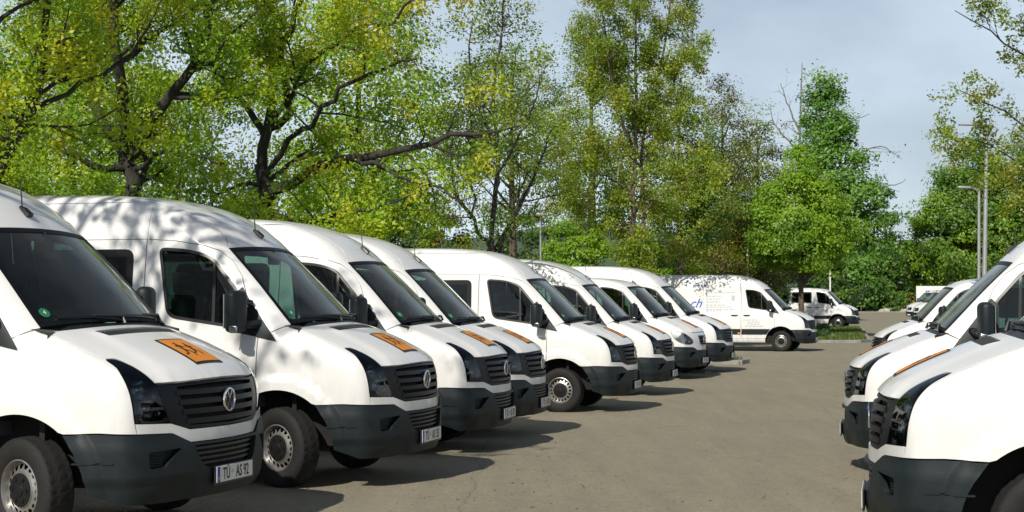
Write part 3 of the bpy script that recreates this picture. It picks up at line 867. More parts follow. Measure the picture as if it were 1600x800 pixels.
    S.add('bumper_rib', rib, parent=bk_); S.add('bumper_rib', mirror_mesh(rib), parent=bk_)
    # --- plate holder
    lp = B.to3('rad', np.array([(0., .415)]))[0]
    m = MB(); m.rbox((lp[0] + .026, 0, .412), (.014, .545, .135), .005)
    S.add('plate_holder', m.mesh('plate_holder', 'black'), key='holder')
    m = MB(); m.rbox((lp[0] + .035, 0, .418), (.006, .52, .11), .003)
    S.add('number_plate', m.mesh('number_plate', 'plate_white'), key='plate')
    m = MB(); m.box((lp[0] + .0387, -.238, .418), (.002, .040, .106))
    S.add('blue_band', m.mesh('blue_band', 'plate_blue'), parent='plate')
    S.plate_x = lp[0] + .0395
    # --- floor pan, arches, dark underside
    m = MB()
    m.rbox((-2.4, 0, .42), (4.3, 1.80, .22), .02)
    m.rbox((.42, 0, .52), (.70, 1.30, .36), .03)
    m.box((-.66, 0, .56), (.25, 1.86, .06)); m.box((-2.0, 0, .54), (2.3, 1.90, .05)); m.box((-4.45, 0, .54), (.36, 1.84, .05))
    m.box((.10, 0, .88), (.04, 1.74, .70)); m.box((-.02, 0, .70), (.60, 1.20, .5))
    for s_ in (-1, 1):
        for cx in (0, -3.665):
            prof = []; v = []; f = []; n = 14
            for i in range(n + 1):
                a = math.pi * (.01 + .98 * i / n)
                for yy in (.70, .955): v.append((cx + .53 * math.cos(a), s_ * yy, .345 + .53 * math.sin(a)))
            for i in range(n): f.append((2 * i, 2 * i + 1, 2 * i + 3, 2 * i + 2))
            f.append(tuple(range(0, 2 * n + 2, 2)))
            m.add(v, f)
    S.add('underbody', m.mesh('underbody', 'under'))
    # --- cab inside
    m = MB(); pr = [(.12, 1.10), (.13, 1.40), (.02, 1.425), (-.16, 1.40), (-.30, 1.33), (-.36, 1.22), (-.30, 1.0), (-.25, .70)]
    n = len(pr); ys = (-.86, -.5, .0, .5, .86)
    v = [(x, y, z + (.03 if abs(y - .5) < .01 and 1 < i < 5 else 0)) for y in ys for i, (x, z) in enumerate(pr)]
    f = [(k * n + i, k * n + i + 1, (k + 1) * n + i + 1, (k + 1) * n + i) for k in range(len(ys) - 1) for i in range(n - 1)]
    m.add(v, f); S.add('dashboard', m.mesh('dashboard', 'dash', smooth=True))
    m = MB(); tl_ = R(28)
    rim_pts = [(-.52 + .19 * math.sin(a) * math.sin(tl_) * 1.0, .46 + .19 * math.cos(a), 1.27 + .19 * math.sin(a) * math.cos(tl_)) for a in np.linspace(0, 2 * math.pi, 25)]
    m.tube(rim_pts, .016, n=6); m.tube([(-.50, .46, 1.25), (-.30, .46, 1.10)], [.05, .04], n=8)
    m.tube([rim_pts[0], (-.51, .46, 1.26), rim_pts[12]], .014, n=5)
    S.add('steering_wheel', m.mesh('steering_wheel', 'black', smooth=True))
    def seat(x, y, w=.46):
        m = MB()
        m.rbox((x + .04, y, .98), (.50, w, .16), .05); m.rbox((x - .22, y, 1.36), (.15, w, .66), .06, Matrix.Rotation(R(-10), 3, 'Y'))
        m.rbox((x - .31, y, 1.80), (.10, .27, .21), .045, Matrix.Rotation(R(-8), 3, 'Y'))
        m.tube([(x - .28, y - .06, 1.62), (x - .30, y - .06, 1.75)], .008, n=5); m.tube([(x - .28, y + .06, 1.62), (x - .30, y + .06, 1.75)], .008, n=5)
        m.box((x + .02, y, .73), (.40, w * .8, .36))
        return m.mesh('seat', 'seat_cloth', smooth=True)
    sk_ = {}
    for x, y in ((-.80, .46), (-.80, -.20), (-.80, -.64)):
        S.add('seat', seat(x, y, .50 if y > 0 else .43))
    if windows:
        for x in (-1.95, -2.85, -3.75):
            for y in (.60, .17, -.60):
                S.add('seat', seat(x, y, .42))
    else:
        m = MB(); m.box((-1.42, 0, 1.45), (.03, 1.70, 1.80)); S.add('bulkhead', m.mesh('bulkhead', 'lining'))
    m = MB(); m.rbox((-.50, 0, 2.02), (.03, .22, .08), .012); m.tube([(-.50, 0, 2.06), (-.50, 0, 2.12)], .012, n=6)
    S.add('interior_mirror', m.mesh('interior_mirror', 'black'))
    S.body = B
    return S

SPECS = {}
def spec(high, windows, nose, sign):
    k = (high, windows, nose, sign)
    if k not in SPECS: SPECS[k] = build_spec(*k)
    return SPECS[k]

def tag(o, label=None, cat=None, group=None, kind=None):
    for k, v in (('label', label), ('category', cat), ('group', group), ('kind', kind)):
        if v: o[k] = v
    return o

def empty(name, loc, rz=0.0):
    o = bpy.data.objects.new(name, None); col.objects.link(o)
    o.empty_display_size = .3
    o.location = loc; o.rotation_euler = (0, 0, rz)
    return o

def child(name, me, parent, loc=(0, 0, 0), rot=None):
    o = bpy.data.objects.new(name, me); col.objects.link(o); o.parent = parent
    o.location = loc
    if rot is not None: o.rotation_euler = rot
    return o

def put_van(x, y, z, th, S, label, group, plate='', steer=0.0, cat='van'):
    root = empty('parked_van', (x, y, z), R(th)); tag(root, label, cat, group)
    made = {}
    for it in S.items:
        par = made[it['parent']] if it['parent'] is not None else root
        made[it['key']] = child(it['name'], it['me'], par, it['loc'], it['rot'])
    for cx in (0, -3.665):
        for s_ in (-1, 1):
            w = child('wheel', TYRE, root, (cx, s_ * .845, .352), (0, R((x * 37 + y * 11) % 360) if False else 0, (R(steer) if cx == 0 else 0) + (0 if s_ < 0 else math.pi)))
            child('rim', RIM, w); child('hub_cap', CAP, w)
    if plate:
        l1, l2 = plate.split(' ', 1)
        for s_, y_ in ((l1, -.125), (l2, .105)):
            child('plate_text', text_mesh(s_, .112, 'ink', bold=.0022), made['plate'], (S.plate_x, y_, .414), (R(90), 0, R(90))).scale = (.70 if len(plate) < 9 else .62, 1, 1)
        sl = MB(); sl.lathe([(.014, 0), (.014, .001), (.0005, .001)], n=14, axis='Z')
        child('plate_seal', sl.mesh('plate_seal', 'grey_print'), made['plate'], (S.plate_x, -.042, .425), (R(90), 0, R(90)))
    child('band_letter', text_mesh('D', .034, 'white_print'), made['plate'], (S.plate_x + .001, -.238, .39), (R(90), 0, R(90)))
    return root, made
# ------------------------------------------------------------------ ground
GY = [-60, 5, 9.4, 11.1, 14.4, 18, 20.5, 25, 30, 33.5, 36.5, 39, 46, 54, 70, 89, 120, 165, 250, 4000]
GZ = [.115, .115, .115, .106, .080, .03, -.01, -.05, -.095, -.105, -.07, -.04, -.02, -.01, .05, .12, .20, .58, 1.6, 2.0]
_gy = np.arange(-60, 400, .25); _gzv = np.interp(_gy, GY, GZ)
_gk = np.ones(7) / 7; _gzv = np.convolve(np.pad(_gzv, 3, mode='edge'), _gk, mode='valid')
_g = np.vstack([np.stack([_gy, _gzv], 1), [[4000, GZ[-1]]]])
def gz(y): return float(np.interp(y, _g[:, 0], _g[:, 1]))
def gz2(x, y):
    """the lane falls a little towards the right-hand row"""
    return np.interp(y, _g[:, 0], _g[:, 1]) - np.interp(y, [-20, 0, 9.5, 16, 33, 60], [0, .05, .05, .095, .04, 0]) * ss(0, 4, x - (.27 * y - 4.5))

def asphalt():
    m, n, l, b = new_mat('asphalt')
    tc = n.new('ShaderNodeTexCoord')
    def noise(scale, det=6, rough=.6, vec=None):
        t = n.new('ShaderNodeTexNoise'); t.inputs['Scale'].default_value = scale; t.inputs['Detail'].default_value = det
        t.inputs['Roughness'].default_value = rough; l.new(vec or tc.outputs['Object'], t.inputs['Vector']); return t.outputs['Fac']
    def rng(v, a, b_, c, d):
        r = n.new('ShaderNodeMapRange'); r.inputs['From Min'].default_value = a; r.inputs['From Max'].default_value = b_
        r.inputs['To Min'].default_value = c; r.inputs['To Max'].default_value = d; l.new(v, r.inputs['Value']); return r.outputs['Result']
    def mixm(c1, f, typ='MULTIPLY'):
        x = n.new('ShaderNodeMixRGB'); x.blend_type = typ; x.inputs['Fac'].default_value = 1
        l.new(c1, x.inputs['Color1']); l.new(f, x.inputs['Color2']); return x.outputs['Color']
    base = n.new('ShaderNodeRGB'); base.outputs[0].default_value = (.252, .226, .160, 1)
    c = mixm(base.outputs[0], rng(noise(.35, 5), .3, .7, .95, 1.05))
    c = mixm(c, rng(noise(3.0, 8, .7), .3, .7, .95, 1.05))
    c = mixm(c, rng(noise(140, 4, .7), .3, .7, .50, 1.50))
    c = mixm(c, rng(noise(40, 5, .8), .3, .7, .66, 1.34))
    c = mixm(c, rng(noise(11, 6, .75), .3, .7, .88, 1.11))
    c = mixm(c, rng(noise(.8, 3, .5), .66, .74, 1.0, .86))          # oil and damp stains
    st = n.new('ShaderNodeMapping'); st.inputs['Scale'].default_value = (2.2, .22, 1)
    st.inputs['Rotation'].default_value = (0, 0, R(14)); l.new(tc.outputs['Object'], st.inputs['Vector'])
    c = mixm(c, rng(noise(1.6, 6, .6, st.outputs['Vector']), .35, .75, .90, 1.08))
    vo = n.new('ShaderNodeTexVoronoi'); vo.feature = 'DISTANCE_TO_EDGE'; vo.inputs['Scale'].default_value = .16
    wv = n.new('ShaderNodeMixRGB'); wv.blend_type = 'ADD'; wv.inputs['Fac'].default_value = .25
    nc = n.new('ShaderNodeTexNoise'); nc.inputs['Scale'].default_value = 1.3; nc.inputs['Detail'].default_value = 6
    l.new(tc.outputs['Object'], nc.inputs['Vector']); l.new(tc.outputs['Object'], wv.inputs['Color1']); l.new(nc.outputs['Color'], wv.inputs['Color2'])
    l.new(wv.outputs['Color'], vo.inputs['Vector'])
    cr = rng(vo.outputs['Distance'], .0, .0025, .72, 1.0)
    c = mixm(c, cr)
    l.new(c, b.inputs['Base Color'])
    b.inputs['Roughness'].default_value = .88
    bp = n.new('ShaderNodeBump'); bp.inputs['Strength'].default_value = .5; bp.inputs['Distance'].default_value = .01
    l.new(noise(160, 4), bp.inputs['Height']); l.new(bp.outputs['Normal'], b.inputs['Normal'])
asphalt()

def sheet(name, xs, ys, zoff, mat, label=None):
    v = [(x, y, float(gz2(x, y)) + zoff) for y in ys for x in xs]; nx = len(xs)
    f = [(j * nx + i, j * nx + i + 1, (j + 1) * nx + i + 1, (j + 1) * nx + i) for j in range(len(ys) - 1) for i in range(nx - 1)]
    o = bpy.data.objects.new(name, mesh_obj(name, v, f, mat, smooth=True)); col.objects.link(o)
    o['kind'] = 'structure'
    return o
ysg = sorted(set([-60, -30, -10, 0, 5] + list(np.arange(8, 60, 1.0)) + list(np.arange(60, 130, 5)) + [150, 200, 300, 600, 1500, 4000]))
sheet('ground', [-3000, -300, -60, -30] + list(np.arange(-16, 40, 1.0)) + [60, 300, 3000], ysg, 0, 'asphalt')

VANS = [
 # key   x      y      th     spec(high, windows, nose, sign)     plate        steer  label
 ('1', -2.97, 11.15, -17.9, (True, True, 'vw', True), 'TÜ AS 92', -20, 'white high-roof van nearest the camera on the left, plate TÜ AS 92'),
 ('2', -1.77, 14.37, -15.9, (True, True, 'vw', True), 'TÜ AS 135', -24, 'white high-roof van second from the left, plate TÜ AS 135, branch shadows on its door'),
 ('3', -1.07, 17.73, -13.7, (True, True, 'vw', True), 'TÜ AS 130', 0, 'white high-roof van third from the left, wing mirror against the second windscreen'),
 ('4', -0.61, 20.18, -13.1, (True, True, 'vw', True), 'TÜ AS 128', 0, 'white high-roof van fourth from the left, parked tight beside the third'),
 ('5', 1.01, 25.29, -15.2, (True, True, 'vw', True), 'TÜ AS 131', -6, 'white high-roof van in mid row with its whole front wheel and side door window showing'),
 ('6', 2.13, 30.15, -15.5, (True, True, 'vw', True), 'TÜ AS 129', 0, 'white high-roof van sixth from the left, just left of the round-headlamp van'),
 ('7', 3.50, 36.17, -20.5, (False, True, 'mb', True), 'TÜ AS 127', 0, 'white low-roof van with clear teardrop headlamps and a star on its grille'),
 ('8', 4.50, 38.67, -17.9, (True, True, 'vw', True), 'TÜ AS 126', 0, 'white high-roof van just right of the teardrop-headlamp van, last with an orange board'),
 ('P', 9.51, 53.40, -20.5, (True, False, 'vw', False), 'TÜ SH 21', 0, 'white windowless delivery van with blue and grey lettering on its side'),
 ('9', 18.93, 88.57, -21.9, (False, True, 'vw', False), 'TÜ AS 90', 0, 'white low-roof minibus with dark windows parked far off behind the thin tree trunk'),
 ('10', 19.3, 95.5, -21.9, (False, True, 'vw', False), '', 0, 'white van hidden behind the far minibus, only its hood showing'),
 ('R1', 3.26, 9.51, 166.0, (True, True, 'vw', True), 'TÜ AS 93', 6, 'white van nearest the camera on the right, its nose filling the lower corner'),
 ('R2', 4.51, 16.00, 166.1, (True, True, 'vw', True), 'TÜ AS 94', 0, 'white high-roof van second on the right, black wing mirror beside its door window'),
 ('R3', 8.85, 33.36, 171.4, (False, True, 'vw', False), 'TÜ AS 95', 0, 'white low-roof van third on the right, its windscreen above the second hood'),
 ('R4', 32.2, 121.0, 193.0, (False, True, 'mb', False), '', 0, 'farther of the two small white vans beside the white sign at far right'),
 ('R5', 30.9, 114.0, 193.0, (False, True, 'mb', False), '', 0, 'nearer of the two small white vans beside the white sign at far right'),
]
VAN = {}
for key, x, y, th, sp_, plate, steer, label in VANS:
    VAN[key] = put_van(x, y, float(gz2(x, y)), th, spec(*sp_), label, 'white vans parked in rows', plate, steer)
# ------------------------------------------------------------------ vegetation
RNG = np.random.default_rng(7)
TAN = math.tan(0.0299)
def at(u, v, Y):
    """place in the world at depth Y for a direction measured in the photograph"""
    b = math.atan2(400 - v, 2400) + .0299
    return np.array([(u - 800) / 2400 * Y, Y, 1.704 + math.tan(b) * Y])

def bark(name, c1, c2, scale=9):
    m, n, l, b = new_mat(name)
    tc = n.new('ShaderNodeTexCoord'); mp = n.new('ShaderNodeMapping'); mp.inputs['Scale'].default_value = (1, 1, .22)
    l.new(tc.outputs['Object'], mp.inputs['Vector'])
    t = n.new('ShaderNodeTexNoise'); t.inputs['Scale'].default_value = scale; t.inputs['Detail'].default_value = 7; t.inputs['Roughness'].default_value = .7
    l.new(mp.outputs['Vector'], t.inputs['Vector'])
    r = n.new('ShaderNodeValToRGB'); r.color_ramp.elements[0].position = .35; r.color_ramp.elements[1].position = .68
    r.color_ramp.elements[0].color = (*c1, 1); r.color_ramp.elements[1].color = (*c2, 1)
    l.new(t.outputs['Fac'], r.inputs['Fac']); l.new(r.outputs['Color'], b.inputs['Base Color'])
    b.inputs['Roughness'].default_value = .9
    bp = n.new('ShaderNodeBump'); bp.inputs['Strength'].default_value = .8; bp.inputs['Distance'].default_value = .05
    l.new(t.outputs['Fac'], bp.inputs['Height']); l.new(bp.outputs['Normal'], b.inputs['Normal'])
bark('oak_bark', (.012, .010, .008), (.062, .054, .044))
bark('brown_bark', (.06, .042, .03), (.19, .145, .11))
bark('grey_bark', (.10, .09, .075), (.26, .24, .20))

def leaf_mat(name, transl=.46, rough=.45):
    m = bpy.data.materials.new(name); m.use_nodes = True; n, l = m.node_tree.nodes, m.node_tree.links; n.clear()
    out = n.new('ShaderNodeOutputMaterial'); at_ = n.new('ShaderNodeAttribute'); at_.attribute_name = 'tint'
    d = n.new('ShaderNodeBsdfDiffuse'); t = n.new('ShaderNodeBsdfTranslucent'); g = n.new('ShaderNodeBsdfGlossy'); g.inputs['Roughness'].default_value = rough
    hs = n.new('ShaderNodeHueSaturation'); hs.inputs['Hue'].default_value = .49; hs.inputs['Saturation'].default_value = 1.1; hs.inputs['Value'].default_value = 1.25
    l.new(at_.outputs['Color'], d.inputs['Color']); l.new(at_.outputs['Color'], hs.inputs['Color']); l.new(hs.outputs['Color'], t.inputs['Color'])
    m1 = n.new('ShaderNodeMixShader'); m1.inputs['Fac'].default_value = transl; l.new(d.outputs[0], m1.inputs[1]); l.new(t.outputs[0], m1.inputs[2])
    m2 = n.new('ShaderNodeMixShader'); m2.inputs['Fac'].default_value = .03; l.new(m1.outputs[0], m2.inputs[1]); l.new(g.outputs[0], m2.inputs[2])
    l.new(m2.outputs[0], out.inputs['Surface']); MATS[name] = m
leaf_mat('leaf')

def np_mesh(name, V, Q, mat, tint=None, smooth=False):
    me = bpy.data.meshes.new(name); V = np.asarray(V, np.float32); Q = np.asarray(Q, np.int32)
    me.vertices.add(len(V)); me.vertices.foreach_set('co', V.ravel())
    k = Q.shape[1]
    me.loops.add(Q.size); me.loops.foreach_set('vertex_index', Q.ravel())
    me.polygons.add(len(Q)); me.polygons.foreach_set('loop_start', np.arange(0, Q.size, k, dtype=np.int32))
    if smooth: me.polygons.foreach_set('use_smooth', np.ones(len(Q), bool))
    me.materials.append(MATS[mat])
    if tint is not None:
        a = me.attributes.new('tint', 'FLOAT_COLOR', 'POINT')
        a.data.foreach_set('color', np.hstack([tint, np.ones((len(tint), 1))]).astype(np.float32).ravel())
    me.update(calc_edges=True); me.validate()
    return me

def leaves(C, size, tint, rng, up=.55, aspect=.62, hang=0.0, out=None, rnd=1.0):
    N = len(C)
    n = rng.normal(size=(N, 3)) * rnd; n[:, 2] += up
    if out is not None: n += out
    n[:, 1] -= .35
    n /= np.linalg.norm(n, axis=1, keepdims=True)
    a = np.cross(n, rng.normal(size=(N, 3))); a[:, 2] -= hang; a -= n * (a * n).sum(1, keepdims=True); a /= np.linalg.norm(a, axis=1, keepdims=True) + 1e-9
    b = np.cross(n, a); s = (size * rng.uniform(.45, 1.5, N))[:, None]
    V = np.stack([C - a * s * .5, C + b * s * aspect * .5 - n * s * .08, C + a * s * .5, C - b * s * aspect * .5 - n * s * .08], 1).reshape(-1, 3)
    Q = np.arange(4 * N).reshape(N, 4)
    t = np.repeat(tint * rng.uniform(.86, 1.14, (N, 1)), 4, axis=0)
    return V, Q, t

def tubes(P, Rr, K):
    B, S, _ = P.shape
    T = np.gradient(P, axis=1); T /= np.linalg.norm(T, axis=2, keepdims=True) + 1e-9
    ref = np.where(np.abs(T[:, :1, 2:3]) > .8, np.array([1., 0, 0]), np.array([0., 0, 1.]))
    a = np.cross(T, np.broadcast_to(ref, T.shape)); a /= np.linalg.norm(a, axis=2, keepdims=True) + 1e-9
    b = np.cross(T, a); w = np.arange(K) * 2 * math.pi / K
    V = P[:, :, None, :] + Rr[:, :, None, None] * (a[:, :, None, :] * np.cos(w)[None, None, :, None] + b[:, :, None, :] * np.sin(w)[None, None, :, None])
    idx = np.arange(B * S * K).reshape(B, S, K)
    q = np.stack([idx[:, :-1], np.roll(idx[:, :-1], -1, 2), np.roll(idx[:, 1:], -1, 2), idx[:, 1:]], -1).reshape(-1, 4)
    return V.reshape(-1, 3), q

def resample(path, S):
    path = np.asarray(path, float)
    if len(path) > 2: path = catmull(path, 6)
    d = np.r_[0, np.cumsum(np.linalg.norm(np.diff(path, axis=0), axis=1))]
    t = np.linspace(0, d[-1], S); return np.stack([np.interp(t, d, path[:, i]) for i in range(3)], 1)

def sprout(P, Rr, per, tr, ang, ln, rr, S, wander, trop, rng, taper=.6, rend=.25, flat=0.0):
    """branches growing out of every branch in P"""
    B, S0, _ = P.shape
    L0 = np.linalg.norm(np.diff(P, axis=1), axis=2).sum(1)
    per = np.maximum(1, np.round(per * L0)).astype(int) if isinstance(per, float) else np.full(B, per)
    bi = np.repeat(np.arange(B), per); n = len(bi)
    t = rng.uniform(tr[0], tr[1], n); f = t * (S0 - 1); i = np.minimum(f.astype(int), S0 - 2); w = (f - i)[:, None]
    p = P[bi, i] * (1 - w) + P[bi, i + 1] * w
    tan = P[bi, i + 1] - P[bi, i]; tan /= np.linalg.norm(tan, axis=1, keepdims=True) + 1e-9
    pr = rng.normal(size=(n, 3)); pr[:, 2] *= (1 - flat); pr -= tan * (pr * tan).sum(1, keepdims=True); pr /= np.linalg.norm(pr, axis=1, keepdims=True) + 1e-9
    a = np.radians(rng.uniform(ang[0], ang[1], n))[:, None]
    d = tan * np.cos(a) + pr * np.sin(a)
    L = rng.uniform(ln[0], ln[1], n) * (1 - taper * t)
    r0 = np.minimum((Rr[bi, i] * (1 - w[:, 0]) + Rr[bi, i + 1] * w[:, 0]) * rr, L * .05 + .004)
    out = np.empty((n, S, 3)); out[:, 0] = p
    for k in range(1, S):
        d = d + rng.normal(size=(n, 3)) * wander; d[:, 2] += trop; d /= np.linalg.norm(d, axis=1, keepdims=True)
        out[:, k] = out[:, k - 1] + d * (L / (S - 1))[:, None]
    rad = r0[:, None] * np.linspace(1, rend, S)[None]
    return out, rad, bi

def make_tree(name, base, limbs, lv, leaf, bark_, label, cat='tree', group=None, seed=1, palette=None, clump=None, keep=None, S0=14):
    """limbs: [(path, r0, r1)], lv: settings for the branch levels, leaf: per twig count, size, scatter"""
    rng = np.random.default_rng(seed)
    root = empty(name, tuple(base)); tag(root, label, cat, group)
    P = np.stack([resample(l[0], S0) for l in limbs]); Rr = .58 * np.stack([np.linspace(1, 0, S0) ** .8 * (l[1] - l[2]) + l[2] for l in limbs])
    wob = rng.normal(size=P.shape) * .04; wob[:, 0] = 0; P = P + wob
    VV, QQ, o = [], [], 0
    def push(V, q):
        nonlocal o
        VV.append(V); QQ.append(q + o); o += len(V)
    push(*tubes(P, Rr, 10))
    cur, cr = P, Rr; clid = np.arange(len(P))
    for li, s in enumerate(lv):
        cur, cr, bi = sprout(cur, cr, rng=rng, **s['g'])
        if keep is not None and li >= 1:
            k = keep(cur[:, -1]); cur, cr, bi = cur[k], cr[k], bi[k]
        clid = np.arange(len(cur)) if li <= 1 else clid[bi]
        if len(cur): push(*tubes(cur, cr, s.get('K', 4)))
    V = np.vstack(VV) - base; child('trunk', np_mesh('trunk', V, np.vstack(QQ), bark_, smooth=True), root)
    nl = leaf['n']; n = len(cur)
    if n and nl:
        bi = np.repeat(np.arange(n), nl); t = rng.uniform(leaf.get('t0', .25), 1, len(bi)); S = cur.shape[1]
        f = t * (S - 1); i = np.minimum(f.astype(int), S - 2); w = (f - i)[:, None]
        C = cur[bi, i] * (1 - w) + cur[bi, i + 1] * w + np.clip(rng.normal(size=(len(bi), 3)), -1.5, 1.5) * leaf['scatter']
        pal = np.array([p[0] for p in palette]); pw = np.array([p[1] for p in palette], float); pw /= pw.sum()
        ncl = clid.max() + 1; cc = pal[rng.choice(len(pal), ncl, p=pw)]
        mixr = pal[rng.choice(len(pal), len(bi), p=pw)]
        tint = cc[clid[bi]] * .9 + mixr * .1
        V, Q, tt = leaves(C - base, leaf['size'], tint, rng, up=leaf.get('up', .7), rnd=.75, aspect=leaf.get('aspect', .62), hang=leaf.get('hang', 0))
        child('crown', np_mesh('crown', V, Q, 'leaf', tint=tt), root)
    return root

def cluster_tree(name, base, height, crown_z0, prof, nclu, per, sig, size, palette, label, cat='tree', group=None, seed=1, bark_='brown_bark', trunk_r=.15, flowers=None, limbs=14, lean=(0, 0), shell=.55, sy=1.0, lowkeep=True):
    """tree whose crown follows a silhouette: prof = [(height fraction of the crown, radius)]"""
    rng = np.random.default_rng(seed); base = np.asarray(base, float)
    per = int(per * 2.3); size = size * .66; sig = sig * .78
    root = empty(name, tuple(base)); tag(root, label, cat, group)
    h = np.array([p[0] for p in prof]); r = np.array([p[1] for p in prof])
    hh = rng.uniform(0, 1, nclu * 4); rr = np.interp(hh, h, r); k = rng.uniform(0, rr.max(), len(hh)) < rr
    hh = hh[k][:nclu]; rr = rr[k][:nclu]; n = len(hh)
    a = rng.uniform(0, 2 * math.pi, n); rad = rr * np.sqrt(rng.uniform(shell ** 2, 1, n)) * (1 + .10 * np.sin(3 * a + 7 * hh) + rng.normal(size=n) * .06)
    ch = height - crown_z0
    C = np.stack([rad * np.cos(a) + lean[0] * hh, rad * np.sin(a) * sy + lean[1] * hh, crown_z0 + hh * ch], 1)
    sg = sig * rng.uniform(.6, 1.4, n)
    bi = np.repeat(np.arange(n), per)
    P = C[bi] + np.clip(rng.normal(size=(len(bi), 3)), -1.55, 1.55) * sg[bi][:, None] * [1, 1, .55]
    pal = np.array([p[0] for p in palette]); pw = np.array([p[1] for p in palette], float); pw /= pw.sum()
    tint = pal[rng.choice(len(pal), n, p=pw)][bi] * .85 + pal[rng.choice(len(pal), len(bi), p=pw)] * .15
    od = P - C[bi]; od /= np.linalg.norm(od, axis=1, keepdims=True) + 1e-9; oc = C[bi] - [0, 0, crown_z0 + ch * .45]; oc /= np.linalg.norm(oc, axis=1, keepdims=True) + 1e-9
    V, Q, tt = leaves(P, size, tint, rng, up=.6, out=od * .7 + oc * .6, rnd=.55)
    child('crown', np_mesh('crown', V, Q, 'leaf', tint=tt), root)
    m = []; top = np.array([lean[0] * .8, lean[1] * .8, crown_z0 + ch * .85])
    tp = resample([(0, 0, -.1), (.05, 0, crown_z0 * .6), top * [.4, .4, .6], top], 12)[None]; tr = np.linspace(trunk_r, trunk_r * .12, 12)[None]
    VV, QQ = [], []; V, q = tubes(tp, tr, 9); VV.append(V); QQ.append(q); o = len(V)
    if limbs:
        sel = rng.choice(n, min(limbs, n), replace=False); paths = []
        for j in sel:
            c = C[j]; z0 = max(crown_z0 * .75, c[2] - np.hypot(c[0], c[1]) * .9); kk = np.clip(np.interp(z0, tp[0][:, 2], np.arange(12)), 1, 10)
            b0 = np.array([np.interp(kk, np.arange(12), tp[0][:, i]) for i in range(3)])
            paths.append(resample([b0, (b0 + c) / 2 + [0, 0, -.1], c], 6))
        V, q = tubes(np.array(paths), np.tile(np.linspace(trunk_r * .32, trunk_r * .06, 6), (len(paths), 1)), 5); VV.append(V); QQ.append(q + o)
    child('trunk', np_mesh('trunk', np.vstack(VV), np.vstack(QQ), bark_, smooth=True), root)
    if flowers:
        j = rng.choice(len(P), flowers, replace=False); d = P[j] - [0, 0, crown_z0 + ch * .4]; d /= np.linalg.norm(d, axis=1, keepdims=True)
        fp = np.repeat(P[j] + d * sig * .8, 7, axis=0) + np.stack([rng.normal(size=flowers * 7) * .05, rng.normal(size=flowers * 7) * .05, np.tile(np.linspace(-.02, .26, 7), flowers)], 1)
        V, Q, tt = leaves(fp, .12, np.tile([[.62, .56, .42]], (len(fp), 1)), rng)
        child('blossom', np_mesh('blossom', V, Q, 'leaf', tint=tt), root)
    return root

YG = [((.28, .45, .028), 4), ((.37, .50, .032), 3), ((.18, .34, .028), 4), ((.46, .52, .04), 1.4), ((.11, .22, .02), 1.5)]
OAKY = [((.28, .44, .028), 3), ((.40, .50, .032), 3), ((.48, .55, .04), 2), ((.54, .52, .045), .8), ((.16, .30, .024), 2)]
MID = [((.075, .17, .022), 3), ((.11, .22, .026), 3), ((.05, .12, .018), 2), ((.16, .27, .03), 1)]
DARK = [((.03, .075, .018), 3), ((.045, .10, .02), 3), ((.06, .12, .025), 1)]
BRIGHT = [((.20, .36, .02), 4), ((.26, .42, .025), 3), ((.13, .26, .02), 2)]
OLIVE = [((.25, .35, .032), 4), ((.33, .39, .038), 2), ((.17, .26, .027), 3), ((.33, .32, .045), 1.2)]
RUST = [((.14, .095, .03), 3), ((.09, .09, .025), 3), ((.06, .09, .022), 3), ((.17, .12, .035), 1)]
CHEST = [((.13, .29, .035), 4), ((.19, .36, .05), 3), ((.075, .18, .025), 3)]

def L3(n1, l1, n2, l2, n3, l3, trop=.03, fl=.2, w=.16):
    return [dict(g=dict(per=n1, tr=(.28, 1), ang=(30, 75), ln=l1, rr=.55, S=8, wander=w, trop=trop, flat=fl), K=6),
            dict(g=dict(per=n2, tr=(.2, 1), ang=(25, 70), ln=l2, rr=.55, S=6, wander=w, trop=trop, flat=fl), K=4),
            dict(g=dict(per=n3, tr=(.15, 1), ang=(20, 70), ln=l3, rr=.55, S=4, wander=w, trop=trop), K=3)]

def limb(Y, pts, r0, r1, dy=0.0):
    """limb through directions seen in the photo, bending dy metres in depth towards its tip"""
    n = len(pts); return ([at(u, v, Y + dy * i / (n - 1)) for i, (u, v) in enumerate(pts)], r0, r1)

# oak with forked dark stems (left)
Y = 27.0; b = np.array([at(207, 400, Y)[0], Y, gz(Y)])
make_tree('oak_tree', b, [
    ([b + [0, 0, -.2], at(208, 330, Y), at(206, 270, Y), at(200, 215, Y)], .30, .20),
    limb(Y, [(204, 262), (187, 232), (166, 200), (145, 157), (128, 98), (140, 43), (165, -20), (170, -120)], .19, .05, 1.0),
    limb(Y, [(200, 222), (192, 160), (183, 106), (172, 0), (176, -120)], .20, .05, -.6),
    limb(Y, [(206, 240), (214, 226), (238, 183), (272, 132), (306, 94), (323, 38), (345, -30), (360, -120)], .19, .05, -1.5),
    limb(Y, [(187, 95), (238, 55), (293, 25), (340, -20)], .10, .03, 1.5),
    limb(Y, [(198, 262), (140, 255), (68, 208), (20, 187), (-30, 160)], .12, .03, -2.0),
    limb(Y, [(210, 262), (250, 240), (300, 245), (350, 250)], .09, .02, -2.5),
], L3(1.7, (1.3, 3.2), 3.2, (.7, 1.5), 6.5, (.3, .7)), dict(n=44, size=.072, scatter=.13), 'oak_bark',
    'forked dark-stemmed oak with fresh leaves behind the second van', group='oaks behind the van row', seed=3, palette=YG)

